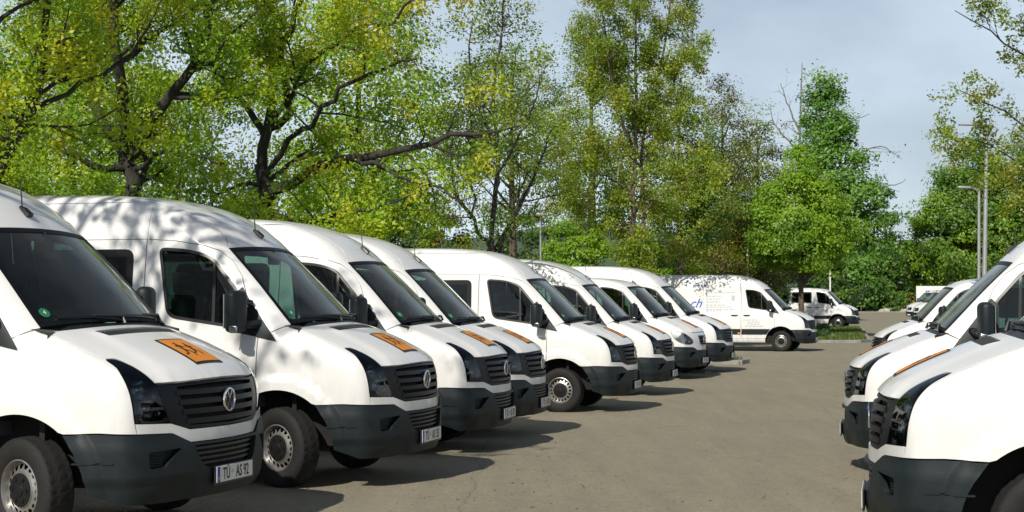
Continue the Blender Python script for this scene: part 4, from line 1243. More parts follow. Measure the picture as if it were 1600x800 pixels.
# oak with the long limb over the vans
Y = 30.0; b = np.array([at(412, 400, Y)[0], Y, gz(Y)])
make_tree('oak_tree', b, [
    ([b + [0, 0, -.2], at(413, 345, Y), at(411, 300, Y), at(408, 255, Y)], .30, .21),
    limb(Y, [(409, 262), (419, 183), (425, 106), (421, 0), (415, -110)], .19, .05, .8),
    limb(Y, [(415, 318), (432, 300), (459, 280), (501, 259), (552, 246), (620, 242), (690, 218), (760, 206), (815, 200)], .20, .012, -3.0),
    limb(Y - 1.5, [(552, 247), (600, 262), (650, 285), (700, 305), (725, 320)], .08, .02, -1.5),
    limb(Y, [(415, 218), (374, 149), (340, 123), (322, 70), (300, 20)], .13, .04, 1.5),
    limb(Y, [(418, 200), (446, 183), (442, 85), (450, 51), (475, -20), (490, -110)], .15, .04, -1.5),
    limb(Y, [(416, 330), (460, 343), (520, 336), (580, 325), (640, 306)], .10, .025, -3.5),
    limb(Y, [(412, 235), (446, 150), (500, 80), (560, 45), (620, 20), (680, -30)], .10, .03, -2.0),
    limb(Y, [(411, 278), (450, 225), (490, 185), (530, 140), (590, 110), (650, 90)], .11, .03, -2.5),
    limb(Y, [(408, 285), (370, 290), (330, 300), (290, 290)], .08, .02, -1.5),
], L3(1.5, (1.3, 3.2), 3.2, (.7, 1.5), 6.5, (.3, .7)), dict(n=44, size=.074, scatter=.13), 'oak_bark',
    'broad oak with yellow catkins and one long limb reaching right above the vans', group='oaks behind the van row', seed=11, palette=OAKY,
    keep=lambda e: ~((e[:, 0] / e[:, 1] * 2400 + 800 > 600) & (e[:, 2] < 5.8) & (np.modf(np.abs(e[:, 0] * 37.7))[0] < .55)))

# oak at the left edge, mostly outside the frame
Y = 21.0; b = np.array([-7.6, Y, gz(Y)])
make_tree('oak_tree', b, [
    ([b + [0, 0, -.2], b + [.05, 0, 2.0], b + [.1, 0, 3.6]], .30, .20),
    ([b + [.05, 0, 2.2], at(0, 268, Y), at(30, 200, Y), at(60, 120, Y), at(70, 30, Y), at(80, -120, Y)], .17, .04),
    ([b + [.1, 0, 3.4], b + [-.3, .5, 6], b + [-.4, 1, 9], b + [0, 1, 12]], .18, .05),
    ([b + [.1, 0, 3.0], b + [-1.5, -.5, 5], b + [-3, -1, 7], b + [-4, -1, 9]], .15, .04),
    ([b + [.1, 0, 3.2], b + [.6, -1.2, 5.2], b + [1.4, -2.2, 7.5], b + [1.6, -3, 10]], .15, .04),
    ([b + [.1, 0, 3.4], b + [.9, .3, 4.4], b + [1.9, .6, 5.0], b + [2.6, .4, 5.6]], .09, .03),
], L3(1.7, (1.2, 2.8), 3.2, (.7, 1.4), 6.5, (.3, .65)), dict(n=40, size=.068, scatter=.13), 'oak_bark',
    'oak at the left edge of the photo with hanging yellow catkins', group='oaks behind the van row', seed=5, palette=OAKY)

# the same row goes on towards the camera: an open-crowned tree left of the frame that dapples the first vans
b = np.array([-10.0, 6.8, gz(7)])
make_tree('lime_tree', b, [
    ([b + [0, 0, -.2], b + [.05, 0, 2.2], b + [.2, .2, 4.2]], .26, .17),
    ([b + [.1, 0, 3.2], b + [1.4, .6, 5.4], b + [2.6, 1.4, 7.4], b + [3.6, 2.0, 9.4]], .14, .03),
    ([b + [.2, .2, 4.0], b + [.6, 1.6, 6.2], b + [1.6, 3.0, 8.0], b + [2.2, 4.2, 9.4]], .13, .03),
    ([b + [.2, .2, 4.0], b + [.3, .2, 7], b + [.2, .4, 10], b + [0, 0, 13]], .16, .04),
    ([b + [.1, 0, 3.4], b + [-1.6, .5, 5.4], b + [-3.0, 1.0, 7.2]], .12, .03),
    ([b + [.2, .2, 4.4], b + [1.8, -1.0, 6.4], b + [3.4, -1.6, 8.4], b + [4.4, -2.0, 10.4]], .13, .03),
    ([b + [.2, .2, 4.4], b + [2.0, .6, 6.0], b + [3.8, 1.2, 6.8], b + [5.2, 1.6, 8.0]], .12, .03),
    ([b + [.2, .2, 4.0], b + [2.4, .1, 6.0], b + [3.6, .3, 7.6], b + [4.2, .6, 9.4]], .11, .03),
    ([b + [.2, .2, 4.0], b + [1.6, 1.2, 5.4], b + [3.4, 2.2, 7.0], b + [4.6, 2.6, 8.8]], .11, .03),
    ([b + [.1, .1, 3.2], b + [1.8, 1.0, 4.4], b + [3.4, 2.0, 5.2], b + [4.8, 3.0, 6.0]], .09, .02),
    ([b + [.1, .1, 3.4], b + [1.6, 2.0, 4.8], b + [3.0, 3.4, 5.6], b + [4.0, 4.4, 6.4]], .09, .02),
], L3(1.2, (1.2, 2.6), 2.2, (.6, 1.3), 3.4, (.3, .6)), dict(n=9, size=.12, scatter=.12), 'oak_bark',
    'open young-leaved tree standing left of the first van, outside the frame', seed=21, palette=YG, keep=lambda e: e[:, 1] > 4.9)

# open tree with dark forked stems in the middle
Y = 40.0; b = np.array([at(772, 400, Y)[0], Y, gz(Y)])
make_tree('field_maple', b, [
    ([b + [0, 0, -.2], at(771, 405, Y), at(769, 385, Y)], .20, .17),
    limb(Y, [(768, 390), (752, 366), (735, 342), (715, 310), (706, 270), (704, 220)], .10, .03, -1.0),
    limb(Y, [(768, 388), (771, 350), (773, 310), (777, 265), (778, 215), (770, 150), (782, 60), (790, -20)], .13, .03, .8),
    limb(Y, [(774, 390), (792, 362), (806, 325), (825, 300), (845, 255), (862, 200)], .11, .03, 1.5),
    limb(Y, [(774, 300), (790, 260), (806, 220), (830, 180), (850, 120)], .07, .02, -1.5),
    limb(Y, [(735, 342), (742, 300), (738, 250), (735, 190), (728, 120)], .06, .02, 1.5),
    limb(Y, [(777, 230), (750, 170), (735, 100), (740, 30)], .07, .02, 1.0),
], L3(2.0, (1.0, 2.4), 3.2, (.6, 1.3), 4.5, (.3, .6)), dict(n=30, size=.08, scatter=.16), 'oak_bark',
    'thin-leaved tree with three dark forked stems in the middle of the row', seed=8, palette=OLIVE + [((.12, .20, .03), 6)])

# tall brown-stemmed tree
Y = 51.3; b = np.array([at(993, 430, Y)[0], Y, gz(Y)])
make_tree('birch_tree', b, [
    ([b + [0, 0, -.2], at(992, 440, Y), at(991, 380, Y), at(989, 320, Y), at(991, 270, Y)], .21, .12),
    limb(Y, [(997, 392), (1005, 370), (1006, 310), (1003, 260), (1012, 200), (1030, 120), (1045, 40), (1055, -60)], .12, .03, .8),
    limb(Y, [(991, 285), (996, 220), (994, 140), (996, 60), (1000, -60)], .12, .03, .3),
    limb(Y, [(990, 305), (965, 285), (938, 270), (915, 250), (900, 215)], .06, .015, -.8),
    limb(Y, [(988, 352), (960, 342), (930, 328), (905, 318)], .05, .015, .8),
    limb(Y, [(1004, 335), (1025, 312), (1050, 292), (1085, 275), (1105, 262)], .07, .015, -.8),
    limb(Y, [(1000, 365), (1018, 352), (1040, 340)], .05, .015, 1.0),
    limb(Y, [(991, 240), (970, 180), (955, 110), (945, 30), (940, -40)], .08, .02, -.8),
    limb(Y, [(1012, 210), (1035, 170), (1060, 120), (1080, 70), (1090, 20)], .07, .02, 1.0),
    limb(Y, [(993, 180), (960, 120), (930, 90), (910, 40)], .06, .015, 1.0),
], L3(3.2, (.7, 1.7), 5.0, (.4, .9), 7.0, (.2, .45), trop=.0), dict(n=40, size=.084, scatter=.15, hang=.6), 'brown_bark',
    'tall brown-stemmed tree with olive young leaves behind the star-badged van', seed=14, palette=OLIVE)

# overhanging tree on the right, trunk outside the frame
Y = 30.0; b = np.array([12.6, Y, gz(Y)])
make_tree('linden_tree', b, [
    ([b + [0, 0, -.2], b + [0, 0, 2.5], b + [.1, 0, 4.2]], .26, .18),
    ([b + [.1, 0, 3.6], at(1700, 150, Y), at(1620, 100, Y), at(1560, 60, Y), at(1500, 20, Y - .5)], .07, .012),
    ([b + [.1, 0, 3.2], at(1690, 230, Y), at(1610, 200, Y), at(1550, 165, Y), at(1495, 135, Y)], .06, .010),
    ([b + [0, 0, 2.8], at(1700, 300, Y), at(1620, 270, Y), at(1560, 235, Y), at(1495, 215, Y)], .055, .008),
    ([b + [0, 0, 2.6], at(1700, 340, Y), at(1640, 320, Y), at(1590, 290, Y), at(1540, 290, Y)], .05, .008),
    ([b + [.1, 0, 4], at(1720, 60, Y), at(1640, 0, Y), at(1570, -50, Y), at(1510, -60, Y)], .07, .012),
    ([b + [.1, 0, 4], b + [1.5, .6, 6.5], b + [2.5, 1, 9]], .14, .04),
], L3(3.6, (.6, 1.5), 5.5, (.3, .8), 7.0, (.15, .35)), dict(n=34, size=.062, scatter=.08), 'oak_bark',
    'fine-twigged tree reaching in from the right edge with small young leaves', seed=31, palette=OLIVE + [((.20, .25, .03), 5)])
# ------------------------------------------------------------------ trees and shrubs farther back
def back(name, u, vtop, w_px, Y, prof, pal, label, nclu=110, per=70, z0=.25, seed=1, sig=None, size=None, group=None, **k):
    p = at(u, 400, Y); base = np.array([p[0], Y, gz(Y)]); H = at(u, vtop, Y)[2] - base[2]; s = 2400 / Y
    Rm = w_px / 2 / s; mx = max(q[1] for q in prof)
    return cluster_tree(name, base, H, H * z0, [(a, r / mx * Rm) for a, r in prof], nclu, per, sig or Rm * .17, size or max(.10, 6.0 / s),
                        pal, label, seed=seed, group=group, trunk_r=max(.09, H * .018), **k)
EGG = [(0, .55), (.15, .9), (.35, 1), (.6, .85), (.8, .55), (.95, .2), (1, .05)]
DOME = [(0, .8), (.3, 1), (.6, .9), (.85, .55), (1, .12)]
CONE = [(0, .75), (.18, 1), (.4, .85), (.7, .5), (.9, .22), (1, .03)]
BUSH = [(0, .95), (.4, 1), (.75, .75), (1, .2)]
G1 = 'trees and shrubs closing off the car park'
back('maple_tree', 1250, 232, 172, 70, [(0, .55), (.12, .95), (.3, 1), (.5, .82), (.75, .5), (.92, .22), (1, .03)], BRIGHT,
     'bright green maple with a slim trunk on the kerbed island', nclu=190, per=95, z0=.36, seed=2, size=.19, shell=.35, limbs=26)
back('chestnut_tree', 1338, 112, 160, 165, [(0, .8), (.12, 1), (.35, .95), (.55, .78), (.72, .5), (.85, .30), (.95, .16), (1, .03)], CHEST,
     'tall chestnut in white blossom behind the bright green maple', nclu=260, per=80, z0=.03, seed=4, size=.52, sig=1.05, flowers=900, shell=.45, limbs=20, lean=(-3.6, 0))
# bare tree over the chestnut
b = np.array([at(1252, 400, 170)[0], 170, gz(170)])
make_tree('bare_tree', b, [([b, at(1252, 300, 170), at(1252, 200, 170), at(1256, 100, 170)], .45, .06),
    limb(170, [(1252, 210), (1235, 170), (1222, 130)], .2, .05), limb(170, [(1253, 190), (1275, 150), (1285, 110)], .2, .05), limb(170, [(1252, 240), (1215, 200), (1205, 170)], .2, .05),
    limb(170, [(1252, 280), (1320, 200), (1360, 180)], .2, .05), limb(170, [(1300, 270), (1370, 230), (1410, 250)], .2, .04), limb(170, [(1330, 300), (1400, 290), (1418, 280)], .2, .04)],
    L3(.45, (2.5, 5), .8, (1.4, 3), 1.3, (.8, 1.8), fl=0), dict(n=1, size=.28, scatter=.2), 'grey_bark', 'leafless grey tree rising behind the chestnut', seed=6, palette=RUST)
# right-hand group
back('plane_tree', 1522, 222, 172, 165, EGG, MID + BRIGHT, 'tallest rounded green tree behind the lamp posts', nclu=230, per=80, z0=.10, seed=9, size=.46, sig=1.1, group=G1)
back('plane_tree', 1464, 330, 112, 170, DOME, MID + BRIGHT, 'lower round green tree between the chestnut and the lamp posts', nclu=150, per=80, z0=.16, seed=10, size=.46, group=G1)
back('plane_tree', 1600, 215, 200, 165, EGG, MID + OLIVE, 'olive green tree behind the right-hand vans at the edge', nclu=190, per=80, z0=.12, seed=12, size=.40, group=G1)
back('plane_tree', 1560, 300, 170, 175, DOME, MID, 'dark green tree low behind the two lamp posts', nclu=150, per=75, z0=.1, seed=13, size=.5, group=G1)
# beside and behind the tall birch
back('birch_tree', 1062, 110, 160, 62, EGG, MID + OLIVE, 'drooping green birch just right of the tall brown-stemmed tree', nclu=220, per=75, z0=.2, seed=15, size=.15, sig=.42, shell=.3, group=G1)
back('hornbeam_tree', 1130, 118, 120, 72, EGG, OLIVE + RUST, 'brown-green thin-crowned tree left of the maple', nclu=220, per=60, z0=.2, seed=16, size=.15, sig=.5, shell=.3, group=G1)
back('hornbeam_tree', 1185, 165, 130, 78, EGG, OLIVE + RUST, 'brown-green tree touching the maple crown on its left', nclu=220, per=60, z0=.15, seed=17, size=.17, sig=.5, shell=.3, group=G1)
back('yew_tree', 1120, 330, 170, 80, DOME, DARK, 'dark evergreen under the brown-green trees behind the lettered van', nclu=150, per=75, z0=.05, seed=18, size=.2, group=G1)
back('yew_tree', 1195, 345, 120, 90, DOME, DARK, 'dark evergreen behind the white pole and the lettered van', nclu=120, per=70, z0=.05, seed=19, size=.22, group=G1)
back('birch_tree', 925, 20, 190, 70, EGG, OLIVE + MID, 'soft green tree left of the tall brown-stemmed tree', nclu=260, per=60, z0=.3, seed=20, size=.15, sig=.5, shell=.3, group=G1)
back('hazel_bush', 905, 322, 120, 58, DOME, BRIGHT, 'bright green bushy tree left of the brown trunk', nclu=120, per=70, z0=.1, seed=22, size=.16, group=G1)
back('hazel_bush', 1005, 345, 90, 60, DOME, BRIGHT + MID, 'bright green bush behind the brown trunk', nclu=90, per=65, z0=.1, seed=23, size=.16, group=G1)
back('privet_hedge', 1060, 405, 150, 66, BUSH, MID, 'mid green hedge above the lettered van roof', nclu=90, per=60, z0=.02, seed=24, size=.16, cat='hedge')
back('birch_tree', 830, 325, 120, 85, DOME, MID + DARK, 'blue-green tree behind the thin lamp post', nclu=120, per=65, z0=.05, seed=25, size=.22, group=G1)
# behind the oaks
back('beech_hedge', 690, 330, 120, 52, DOME, RUST + OLIVE, 'reddish brown-green beech hedge behind the fifth van', nclu=130, per=75, z0=.02, seed=26, size=.15, cat='hedge')
back('ash_tree', 640, 270, 150, 62, DOME, MID, 'green tree behind the beech hedge under the long oak limb', nclu=150, per=65, z0=.1, seed=27, size=.17, group=G1)
back('ash_tree', 500, 236, 150, 56, EGG, MID + BRIGHT, 'mid green tree under the long oak limb behind the third van', nclu=150, per=60, z0=.2, seed=28, size=.15, group=G1)
back('ash_tree', 560, 330, 130, 60, DOME, MID + DARK, 'dark green shrub behind the fourth van roof', nclu=110, per=60, z0=.05, seed=29, size=.16, group=G1)
back('ash_tree', 330, 140, 240, 60, DOME, MID + DARK, 'dark green tree filling the gap between the two oak trunks', nclu=170, per=60, z0=.1, seed=30, size=.17, group=G1)
back('ash_tree', 90, 110, 280, 58, DOME, MID + DARK, 'dark green tree low behind the first van at the left', nclu=180, per=60, z0=.1, seed=32, size=.17, group=G1)
back('oak_tree', 110, -120, 400, 40, EGG, YG, 'second-row oak behind the forked oak at the left', nclu=280, per=75, z0=.22, seed=41, size=.16, sig=.55, shell=.3, group='oaks behind the van row', bark_='oak_bark')
back('oak_tree', 560, -80, 330, 42, EGG, YG, 'second-row oak above the third and fourth vans', nclu=240, per=65, z0=.3, seed=42, size=.16, sig=.5, shell=.3, group='oaks behind the van row', bark_='oak_bark')
back('aspen_tree', 800, 60, 210, 74, EGG, OLIVE + MID, 'soft olive tree filling the gap behind the three forked stems', nclu=150, per=60, z0=.35, seed=43, size=.17, sig=.5, shell=.2, group=G1)
# around the far end
back('laurel_bush', 1385, 405, 75, 164, BUSH, DARK + MID, 'dark rounded bush at the far end behind the minibus', nclu=110, per=70, z0=.02, seed=33, size=.42, group=G1)
back('laurel_bush', 1330, 420, 80, 162, BUSH, DARK, 'dark bush between the minibus hood and the chestnut', nclu=90, per=65, z0=.02, seed=34, size=.42, group=G1)
back('laurel_bush', 1290, 400, 90, 120, BUSH, DARK + MID, 'dark bush above the minibus roof', nclu=90, per=65, z0=.02, seed=35, size=.36, group=G1)
back('forsythia_bush', 1423, 458, 16, 161, BUSH, [((.42, .30, .02), 1), ((.30, .28, .03), 1)], 'small yellow flowering bush left of the white sign', nclu=20, per=40, z0=.02, seed=36, size=.2, limbs=4)

# ------------------------------------------------------------------ grass and kerbs
def grass_mat():
    m, n, l, b = new_mat('grass_soil')
    tc = n.new('ShaderNodeTexCoord'); t = n.new('ShaderNodeTexNoise'); t.inputs['Scale'].default_value = 3; t.inputs['Detail'].default_value = 8
    l.new(tc.outputs['Object'], t.inputs['Vector']); r = n.new('ShaderNodeValToRGB')
    r.color_ramp.elements[0].color = (.05, .09, .02, 1); r.color_ramp.elements[1].color = (.12, .17, .035, 1)
    l.new(t.outputs['Fac'], r.inputs['Fac']); l.new(r.outputs['Color'], b.inputs['Base Color']); b.inputs['Roughness'].default_value = 1
grass_mat()
plain('kerb_stone', (.27, .26, .235), rough=.85, var=.3, scale=5, bump=.4, bscale=40)
def poly_sheet(name, pts, zoff, mat, h=0.0):
    """flat area that follows the ground, as an upright slab when h > 0"""
    pts = densify(np.array(pts, float), 4.0); m = MB(); n = len(pts)
    top = [(p[0], p[1], gz(p[1]) + zoff) for p in pts]
    m.add(top, [tuple(range(n))]); me = m.mesh(name, mat)
    bm = bmesh.new(); bm.from_mesh(me); bmesh.ops.triangulate(bm, faces=bm.faces[:])
    for f in bm.faces:
        if f.normal.z < 0: f.normal_flip()
    bm.to_mesh(me); bm.free()
    o = bpy.data.objects.new(name, me); col.objects.link(o); o['kind'] = 'structure'
    return o
def kerb(path, parent, w=.14, h=.12, L=1.0):
    path = densify(np.array(path, float), L, False)
    for a, b_ in zip(path[:-1], path[1:]):
        d = b_ - a; ln = np.hypot(*d); c = (a + b_) / 2; z = gz(c[1])
        m = MB(); m.rbox((0, 0, 0), (ln - .012, w, h + .1), .015)
        o = bpy.data.objects.new('kerb_stone', m.mesh('kerb_stone', 'kerb_stone')); col.objects.link(o); o.parent = parent
        o.location = (c[0], c[1], z + h / 2 - .05); o.rotation_euler = (0, 0, math.atan2(d[1], d[0]))
def blades(name, pts, zoff, n, hgt, seed, label):
    rng = np.random.default_rng(seed); pts = np.array(pts, float); lo, hi = pts.min(0), pts.max(0)
    q = rng.uniform(lo, hi, (n * 3, 2)); q = q[in_poly(q, pts)][:n]; N = len(q)
    zz = np.interp(q[:, 1], _g[:, 0], _g[:, 1]) + zoff
    a = rng.uniform(0, 2 * math.pi, N); hh = hgt * rng.uniform(.5, 1.3, N); w = hh * .16
    b0 = np.stack([q[:, 0], q[:, 1], zz], 1); s = np.stack([np.cos(a), np.sin(a), 0 * a], 1)
    tip = b0 + np.stack([rng.normal(size=N) * hh * .35, rng.normal(size=N) * hh * .35, hh], 1)
    V = np.stack([b0 - s * w[:, None], b0 + s * w[:, None], tip + s * w[:, None] * .2, tip - s * w[:, None] * .2], 1).reshape(-1, 3)
    c = np.array([(.10, .18, .03), (.15, .22, .04), (.07, .13, .025), (.18, .20, .05)])[rng.integers(0, 4, N)]
    o = bpy.data.objects.new(name, np_mesh(name, V, np.arange(4 * N).reshape(N, 4), 'leaf', tint=np.repeat(c, 4, 0))); col.objects.link(o)
    tag(o, label, 'grass', kind='stuff'); return o
isl = [(5.0, 62.2), (14.0, 62.2), (14.5, 63.0), (19.4, 86), (10, 86)]
k = poly_sheet('grass_island', isl, .10, 'grass_soil'); kerb([(5.0, 62.1), (14.0, 62.1), (14.6, 62.9), (19.6, 86.1)], k)
blades('island_grass', isl, .10, 30000, .12, 3, 'short grass on the kerbed island behind the lettered van')
isl2 = [(-2.5, 43.5), (3.0, 42.6), (6.2, 42.4), (6.5, 43.2), (5.4, 52.0), (-1.0, 53.0)]
k = poly_sheet('grass_island', isl2, .10, 'grass_soil'); kerb([(-2.5, 43.4), (3.0, 42.5), (6.25, 42.3), (6.6, 43.2), (5.5, 52.1)], k)
blades('island_grass', isl2, .10, 12000, .09, 4, 'grass on the small kerbed island beside the lettered van')
lawn = [(-9.5, -20), (-8.9, 8), (-6.2, 18), (-3.6, 30), (-1.8, 43), (-1.0, 60), (0, 90), (-60, 120), (-120, 60), (-60, -20)]
poly_sheet('lawn', lawn, .006, 'grass_soil')
far = [(-120, 150), (20, 150), (25, 158), (47, 158), (50, 140), (160, 140), (260, 320), (-200, 320)]
poly_sheet('far_lawn', far, .02, 'grass_soil')
kb = [o for o in col.objects if o.name == 'far_lawn'][0]
kerb([(20, 149.8), (25, 157.8), (40.4, 157.8)], kb, L=2.0)
def ground_cover():  # dark leaves scattered low over the island grass
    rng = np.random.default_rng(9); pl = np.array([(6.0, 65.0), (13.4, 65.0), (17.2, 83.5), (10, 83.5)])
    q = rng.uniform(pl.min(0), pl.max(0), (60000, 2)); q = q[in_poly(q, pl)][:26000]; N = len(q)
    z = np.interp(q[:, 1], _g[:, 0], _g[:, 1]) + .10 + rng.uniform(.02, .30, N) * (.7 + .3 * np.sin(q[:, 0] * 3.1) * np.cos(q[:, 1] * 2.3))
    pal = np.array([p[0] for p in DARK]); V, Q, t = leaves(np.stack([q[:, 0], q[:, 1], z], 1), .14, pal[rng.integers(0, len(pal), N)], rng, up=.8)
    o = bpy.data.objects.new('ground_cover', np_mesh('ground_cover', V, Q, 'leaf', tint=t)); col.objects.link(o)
    tag(o, 'low dark leaves filling the kerbed island', 'ground cover', kind='stuff')
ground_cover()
# ------------------------------------------------------------------ lettering on the delivery van
S_ = spec(True, False, 'vw', False); root_p, made_p = VAN['P']
Bp = S_.body
sd = [o for o in root_p.children if o.name.startswith('side_door')][0]
rs = [o for o in root_p.children if o.name.startswith('rear_side_panel')][0]
fd = [o for o in root_p.children if o.name.startswith('front_door')][0]
us = [o for o in root_p.children if o.name.startswith('upper_side_panel')][0]
def letter(parent, s, x, z, size, mat, shear=0.0, align='LEFT', bold=0.0):
    p = Bp.to3('side', np.array([(x, z), (x, z + .1)])); n = Bp.N(p)[0]
    zx = Vector((0, -1, 0)) if False else Vector(n)
    xa = Vector((1, 0, 0)); za = zx; ya = za.cross(xa).normalized(); xa = ya.cross(za).normalized()
    M = Matrix((xa, ya, za)).transposed().to_4x4()
    o = child('lettering', text_mesh(s, size, mat, align, shear=shear, bold=bold), parent)
    o.matrix_local = Matrix.Translation(Vector(p[0] + n * .004)) @ M
    return o
# lines of text seen only as strokes in the photo
def textline(parent, x0, x1, z, h, mat, seed):
    rng = np.random.default_rng(seed); m = MB(); x = x0
    while x < x1:
        w = rng.uniform(.05, .14); p = Bp.to3('side', np.array([(x, z), (min(x + w, x1), z), (min(x + w, x1), z + h), (x, z + h)])); p = p + Bp.N(p) * .004
        m.add(p, [(0, 1, 2, 3)]); x += w + .03
    child('text_line', m.mesh('text_line', mat), parent)
letter(rs, 'ch', -2.78, 1.64, .46, 'blue_print', shear=.4, align='RIGHT', bold=.005)
m = MB(); p = Bp.to3('side', np.array([(-3.42, 2.36), (-3.30, 2.36), (-3.16, 2.53), (-3.24, 2.53)])); p = p + Bp.N(p) * .004; m.add(p, [(0, 1, 2, 3)])
child('blue_stroke', m.mesh('blue_stroke', 'blue_print'), us)
textline(us, -3.10, -2.62, 2.24, .045, 'blue_print', 1)
for i, (x1, z) in enumerate(((-1.62, 2.00), (-2.05, 1.88), (-2.10, 1.78), (-2.10, 1.68), (-1.95, 1.57), (-1.70, 1.50), (-1.58, 1.42), (-2.05, 1.37))):
    textline(sd, -2.62, x1, z, .038, 'grey_print', 10 + i)
for i, (x0, x1, z) in enumerate(((-1.30, -.80, 1.06), (-1.15, -.72, .99), (-1.15, -.70, .92), (-1.22, -.62, .85))):
    textline(fd, x0, x1, z, .03, 'grey_print', 30 + i)
m = MB(); p = Bp.to3('side', np.array([(-1.72, 1.74), (-1.60, 1.74), (-1.60, 1.92), (-1.72, 1.92)])); p = p + Bp.N(p) * .004; m.add(p, [(0, 1, 2, 3)])
child('small_emblem', m.mesh('small_emblem', 'grey_print'), sd)
m = MB(); p = Bp.to3('side', np.array([(-1.44, .62)]))[0]; m.rbox((p[0], p[1] - .016, p[2]), (.10, .02, .05), .006); child('side_marker', m.mesh('side_marker', 'amber'), root_p)

# ------------------------------------------------------------------ poles, sign, stones
plain('galvanised', (.42, .43, .43), rough=.5, metal=.55, var=.2, scale=3)
plain('white_metal', (.78, .78, .76), rough=.5, var=.1, scale=3)
plain('red_print', (.55, .03, .02), rough=.5)
plain('stone', (.42, .39, .33), rough=.9, var=.4, scale=2.5, bump=.5, bscale=12)
plain('lamp_glass', (.75, .75, .72), rough=.2)
def post(name, u, vtop, Y, r, mat, label, cat, head=None, lean=0.0):
    p = at(u, 400, Y); z0 = gz(Y); H = at(u, vtop, Y)[2] - z0
    root = empty(name, (p[0], Y, z0)); tag(root, label, cat); root.rotation_euler = (0, lean, 0)
    m = MB(); m.tube([(0, 0, -.2), (0, 0, H * .35), (0, 0, H)], [r * 1.15, r, r * .75], n=14); m.tube([(0, 0, 0), (0, 0, .04)], r * 2.2, n=14)
    child('pole', m.mesh('pole', mat, smooth=True), root)
    if head == 'box':
        m = MB(); m.rbox((-.10, 0, H + .02), (.62, .34, .16), .05); m.rbox((0, 0, H - .15), (.24, .24, .3), .03)
        child('lamp_head', m.mesh('lamp_head', 'galvanised', smooth=True), root)
        m = MB(); m.rbox((-.62, 0, H + .06), (.8, .24, .05), .02); child('lamp_arm', m.mesh('lamp_arm', 'galvanised'), root)
    elif head == 'arm':
        m = MB(); m.tube([(0, 0, H - .12), (-.2, 0, H - .02), (-.45, 0, H + .02)], [.05, .04, .04], n=8); child('lamp_arm', m.mesh('lamp_arm', mat, smooth=True), root)
        m = MB(); m.rbox((-.62, 0, H + .03), (.6, .26, .10), .04); child('lamp_head', m.mesh('lamp_head', 'galvanised', smooth=True), root)
    elif head == 'small':
        m = MB(); m.rbox((0, 0, H + .05), (.42, .3, .16), .05); child('lamp_head', m.mesh('lamp_head', 'galvanised', smooth=True), root)
    else:
        m = MB(); m.lathe([(r * .8, H), (r * .85, H + .02), (.001, H + .06)], n=12, axis='Z'); child('cap', m.mesh('cap', mat), root)
    return root
post('street_lamp', 1535, 200, 56, .085, 'galvanised', 'taller galvanised lamp post with a flat head above the right-hand vans', 'street lamp', 'box', lean=R(1.6))
post('street_lamp', 1528, 296, 66, .075, 'galvanised', 'shorter galvanised lamp post with an arm just left of the taller one', 'street lamp', 'arm', lean=R(.8))
post('street_lamp', 845, 337, 72, .06, 'galvanised', 'thin lamp post with a small head behind the sixth van', 'street lamp', 'small')
post('flag_pole', 1168, 388, 76, .075, 'white_metal', 'short white pole above the lettered van roof', 'pole')
post('flag_pole', 1297, 420, 108, .06, 'white_metal', 'thin pale pole rising behind the minibus', 'pole')

# white board with a car park symbol at the far end
Y = 128.0; c = at(1457, 465, Y); z0 = gz(Y)
root = empty('info_sign', (c[0], Y, z0), R(-4)); tag(root, 'white car park board with red and blue marks behind the far right vans', 'sign')
zc = c[2] - z0
m = MB(); m.rbox((0, 0, zc), (2.7, .10, 1.75), .02); child('board', m.mesh('board', 'white_metal'), root)
for s in (-1, 1):
    m = MB(); m.tube([(s * 1.1, .1, -.2), (s * 1.1, .1, zc)], .06, n=8); child('post', m.mesh('post', 'galvanised'), root)
m = MB(); m.box((-.40, -.056, zc + .29), (.36, .012, .42)); child('blue_panel', m.mesh('blue_panel', 'plate_blue'), root)
child('letter', text_mesh('P', .42, 'white_print'), root, (-.40, -.064, zc + .29), (R(90), 0, 0))
m = MB(); m.box((-1.17, -.056, zc - .24), (.18, .012, .18)); child('red_mark', m.mesh('red_mark', 'red_print'), root)
m = MB(); m.box((-.72, -.056, zc - .24), (.55, .012, .06)); child('grey_line', m.mesh('grey_line', 'grey_print'), root)
m = MB(); m.box((-1.0, -.056, zc - .50), (.42, .012, .08)); child('blue_line', m.mesh('blue_line', 'plate_blue'), root)

def boulder(u, v, Y, sx, label, seed):
    rng = np.random.default_rng(seed); bm = bmesh.new(); bmesh.ops.create_icosphere(bm, subdivisions=3, radius=1)
    for q in bm.verts:
        n = 1 + .18 * math.sin(q.co.x * 3 + seed) * math.cos(q.co.y * 4) + .10 * math.sin(q.co.z * 6 + q.co.x * 5) + rng.normal() * .025
        q.co = Vector((q.co.x * sx * n, q.co.y * sx * .7 * n, max(-.3, q.co.z) * sx * .45 * n))
    me = bpy.data.meshes.new('boulder'); bm.to_mesh(me); bm.free(); me.materials.append(MATS['stone'])
    o = bpy.data.objects.new('boulder', me); col.objects.link(o); p = at(u, v, Y); o.location = (p[0], Y, gz(Y) + .1)
    tag(o, label, 'boulder', 'pale boulders at the far lawn edge')
boulder(1381, 484, 159, .55 * 1.2, 'pale boulder on the far lawn edge below the dark bush', 1)
boulder(1413, 484, 159, .55, 'pale boulder beside the small yellow bush', 2)

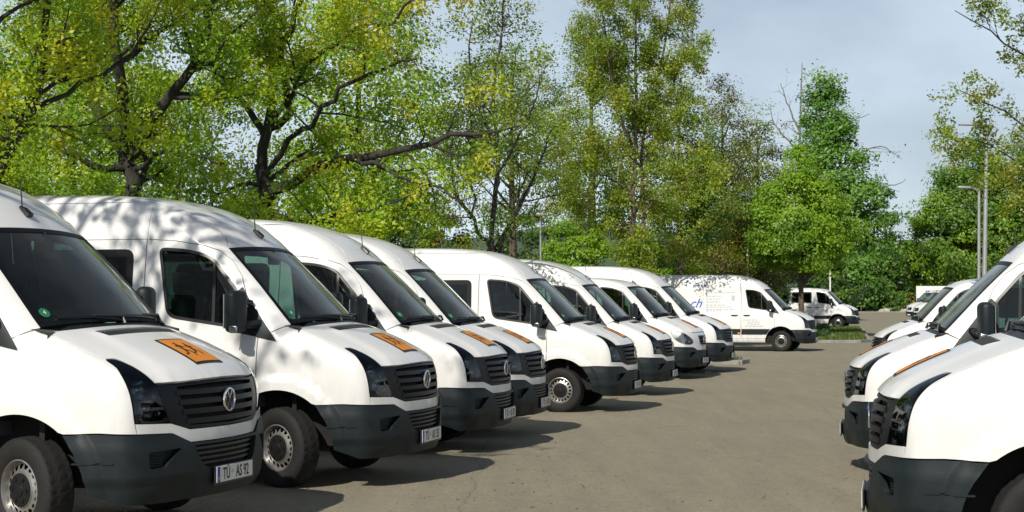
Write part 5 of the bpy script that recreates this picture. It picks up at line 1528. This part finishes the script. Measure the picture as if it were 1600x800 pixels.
# far path and wooded hill
poly_sheet('path', [(40.2, 158), (42.0, 158), (52, 205), (49, 205)], .05, 'kerb_stone')
def hill():
    xs = np.linspace(-500, 900, 90); ys = np.linspace(620, 1100, 24); rng = np.random.default_rng(2); V = []
    for y in ys:
        for x in xs:
            t = (y - 620) / 480; h = 40 * math.sin(min(1, t * 1.25) * math.pi / 2) * (1 - .00055 * abs(x - 40)) + 5 * math.sin(x * .011 + 1.3) + 4 * math.sin(x * .031)
            V.append((x, y, max(0, h * min(1, t * 3 + .2)) + rng.uniform(0, 3) * min(1, t * 4)))
    nx = len(xs); Q = [(j * nx + i, j * nx + i + 1, (j + 1) * nx + i + 1, (j + 1) * nx + i) for j in range(len(ys) - 1) for i in range(nx - 1)]
    m, n, l, b = new_mat('far_wood'); tc = n.new('ShaderNodeTexCoord'); t = n.new('ShaderNodeTexNoise'); t.inputs['Scale'].default_value = .09; t.inputs['Detail'].default_value = 8
    l.new(tc.outputs['Object'], t.inputs['Vector']); r = n.new('ShaderNodeValToRGB'); r.color_ramp.elements[0].color = (.035, .065, .045, 1); r.color_ramp.elements[1].color = (.08, .12, .06, 1)
    l.new(t.outputs['Fac'], r.inputs['Fac']); l.new(r.outputs['Color'], b.inputs['Base Color']); b.inputs['Roughness'].default_value = 1
    o = bpy.data.objects.new('wooded_hill', np_mesh('wooded_hill', V, Q, 'far_wood')); col.objects.link(o); o['kind'] = 'structure'
hill()

# crane jib seen between the stems of the middle tree
Y = 420.0; root = empty('tower_crane', tuple([at(600, 400, Y)[0], Y, 0])); tag(root, 'faint red crane jib between the stems of the middle tree', 'crane')
plain('crane_red', (.45, .12, .08), rough=.6)
a, b_ = at(600, 349, Y), at(800, 328, Y); o0 = np.array(root.location)
for nm, sh in (('jib_chord', (0, 0, 0)), ('jib_chord', (0, 0, 1.0))):
    m = MB(); m.tube([a - o0 + sh, b_ - o0 + sh], .06, n=5); child(nm, m.mesh('jib_chord', 'crane_red'), root)
m = MB()
for i in range(24):
    q0 = a + (b_ - a) * i / 24 - o0; q1 = a + (b_ - a) * (i + .5) / 24 - o0 + [0, 0, 1.0]; q2 = a + (b_ - a) * (i + 1) / 24 - o0; m.tube([q0, q1, q2], .03, n=4)
child('jib_lattice', m.mesh('jib_lattice', 'crane_red'), root)
m = MB(); m.box((0, 0, (a[2] + 1) / 2), (.8, .8, a[2] + 1)); child('mast', m.mesh('mast', 'crane_red'), root)

# ------------------------------------------------------------------ fallen catkins and leaves on the asphalt
def litter():
    rng = np.random.default_rng(77); N = 2600
    y = 9 + 60 * rng.random(N) ** 1.6; x = (y * .27 - 6) + np.abs(rng.normal(size=N)) * (2.2 + .08 * y) * rng.choice([1, 1, 2.2], N)
    z = gz2(x, y) + .006
    pal = np.array([(.30, .27, .08), (.22, .17, .07), (.34, .33, .10), (.12, .09, .05)])
    V, Q, t = leaves(np.stack([x, y, z], 1), .030, pal[rng.integers(0, 4, N)], rng, up=6.0, rnd=.6)
    V[:, 2] = np.maximum(V[:, 2], gz2(V[:, 0], V[:, 1]) + .003)
    o = bpy.data.objects.new('leaf_litter', np_mesh('leaf_litter', V, Q, 'leaf', tint=t)); col.objects.link(o)
    tag(o, 'small dry catkins and leaves scattered over the asphalt', 'leaf litter', kind='stuff')
litter()
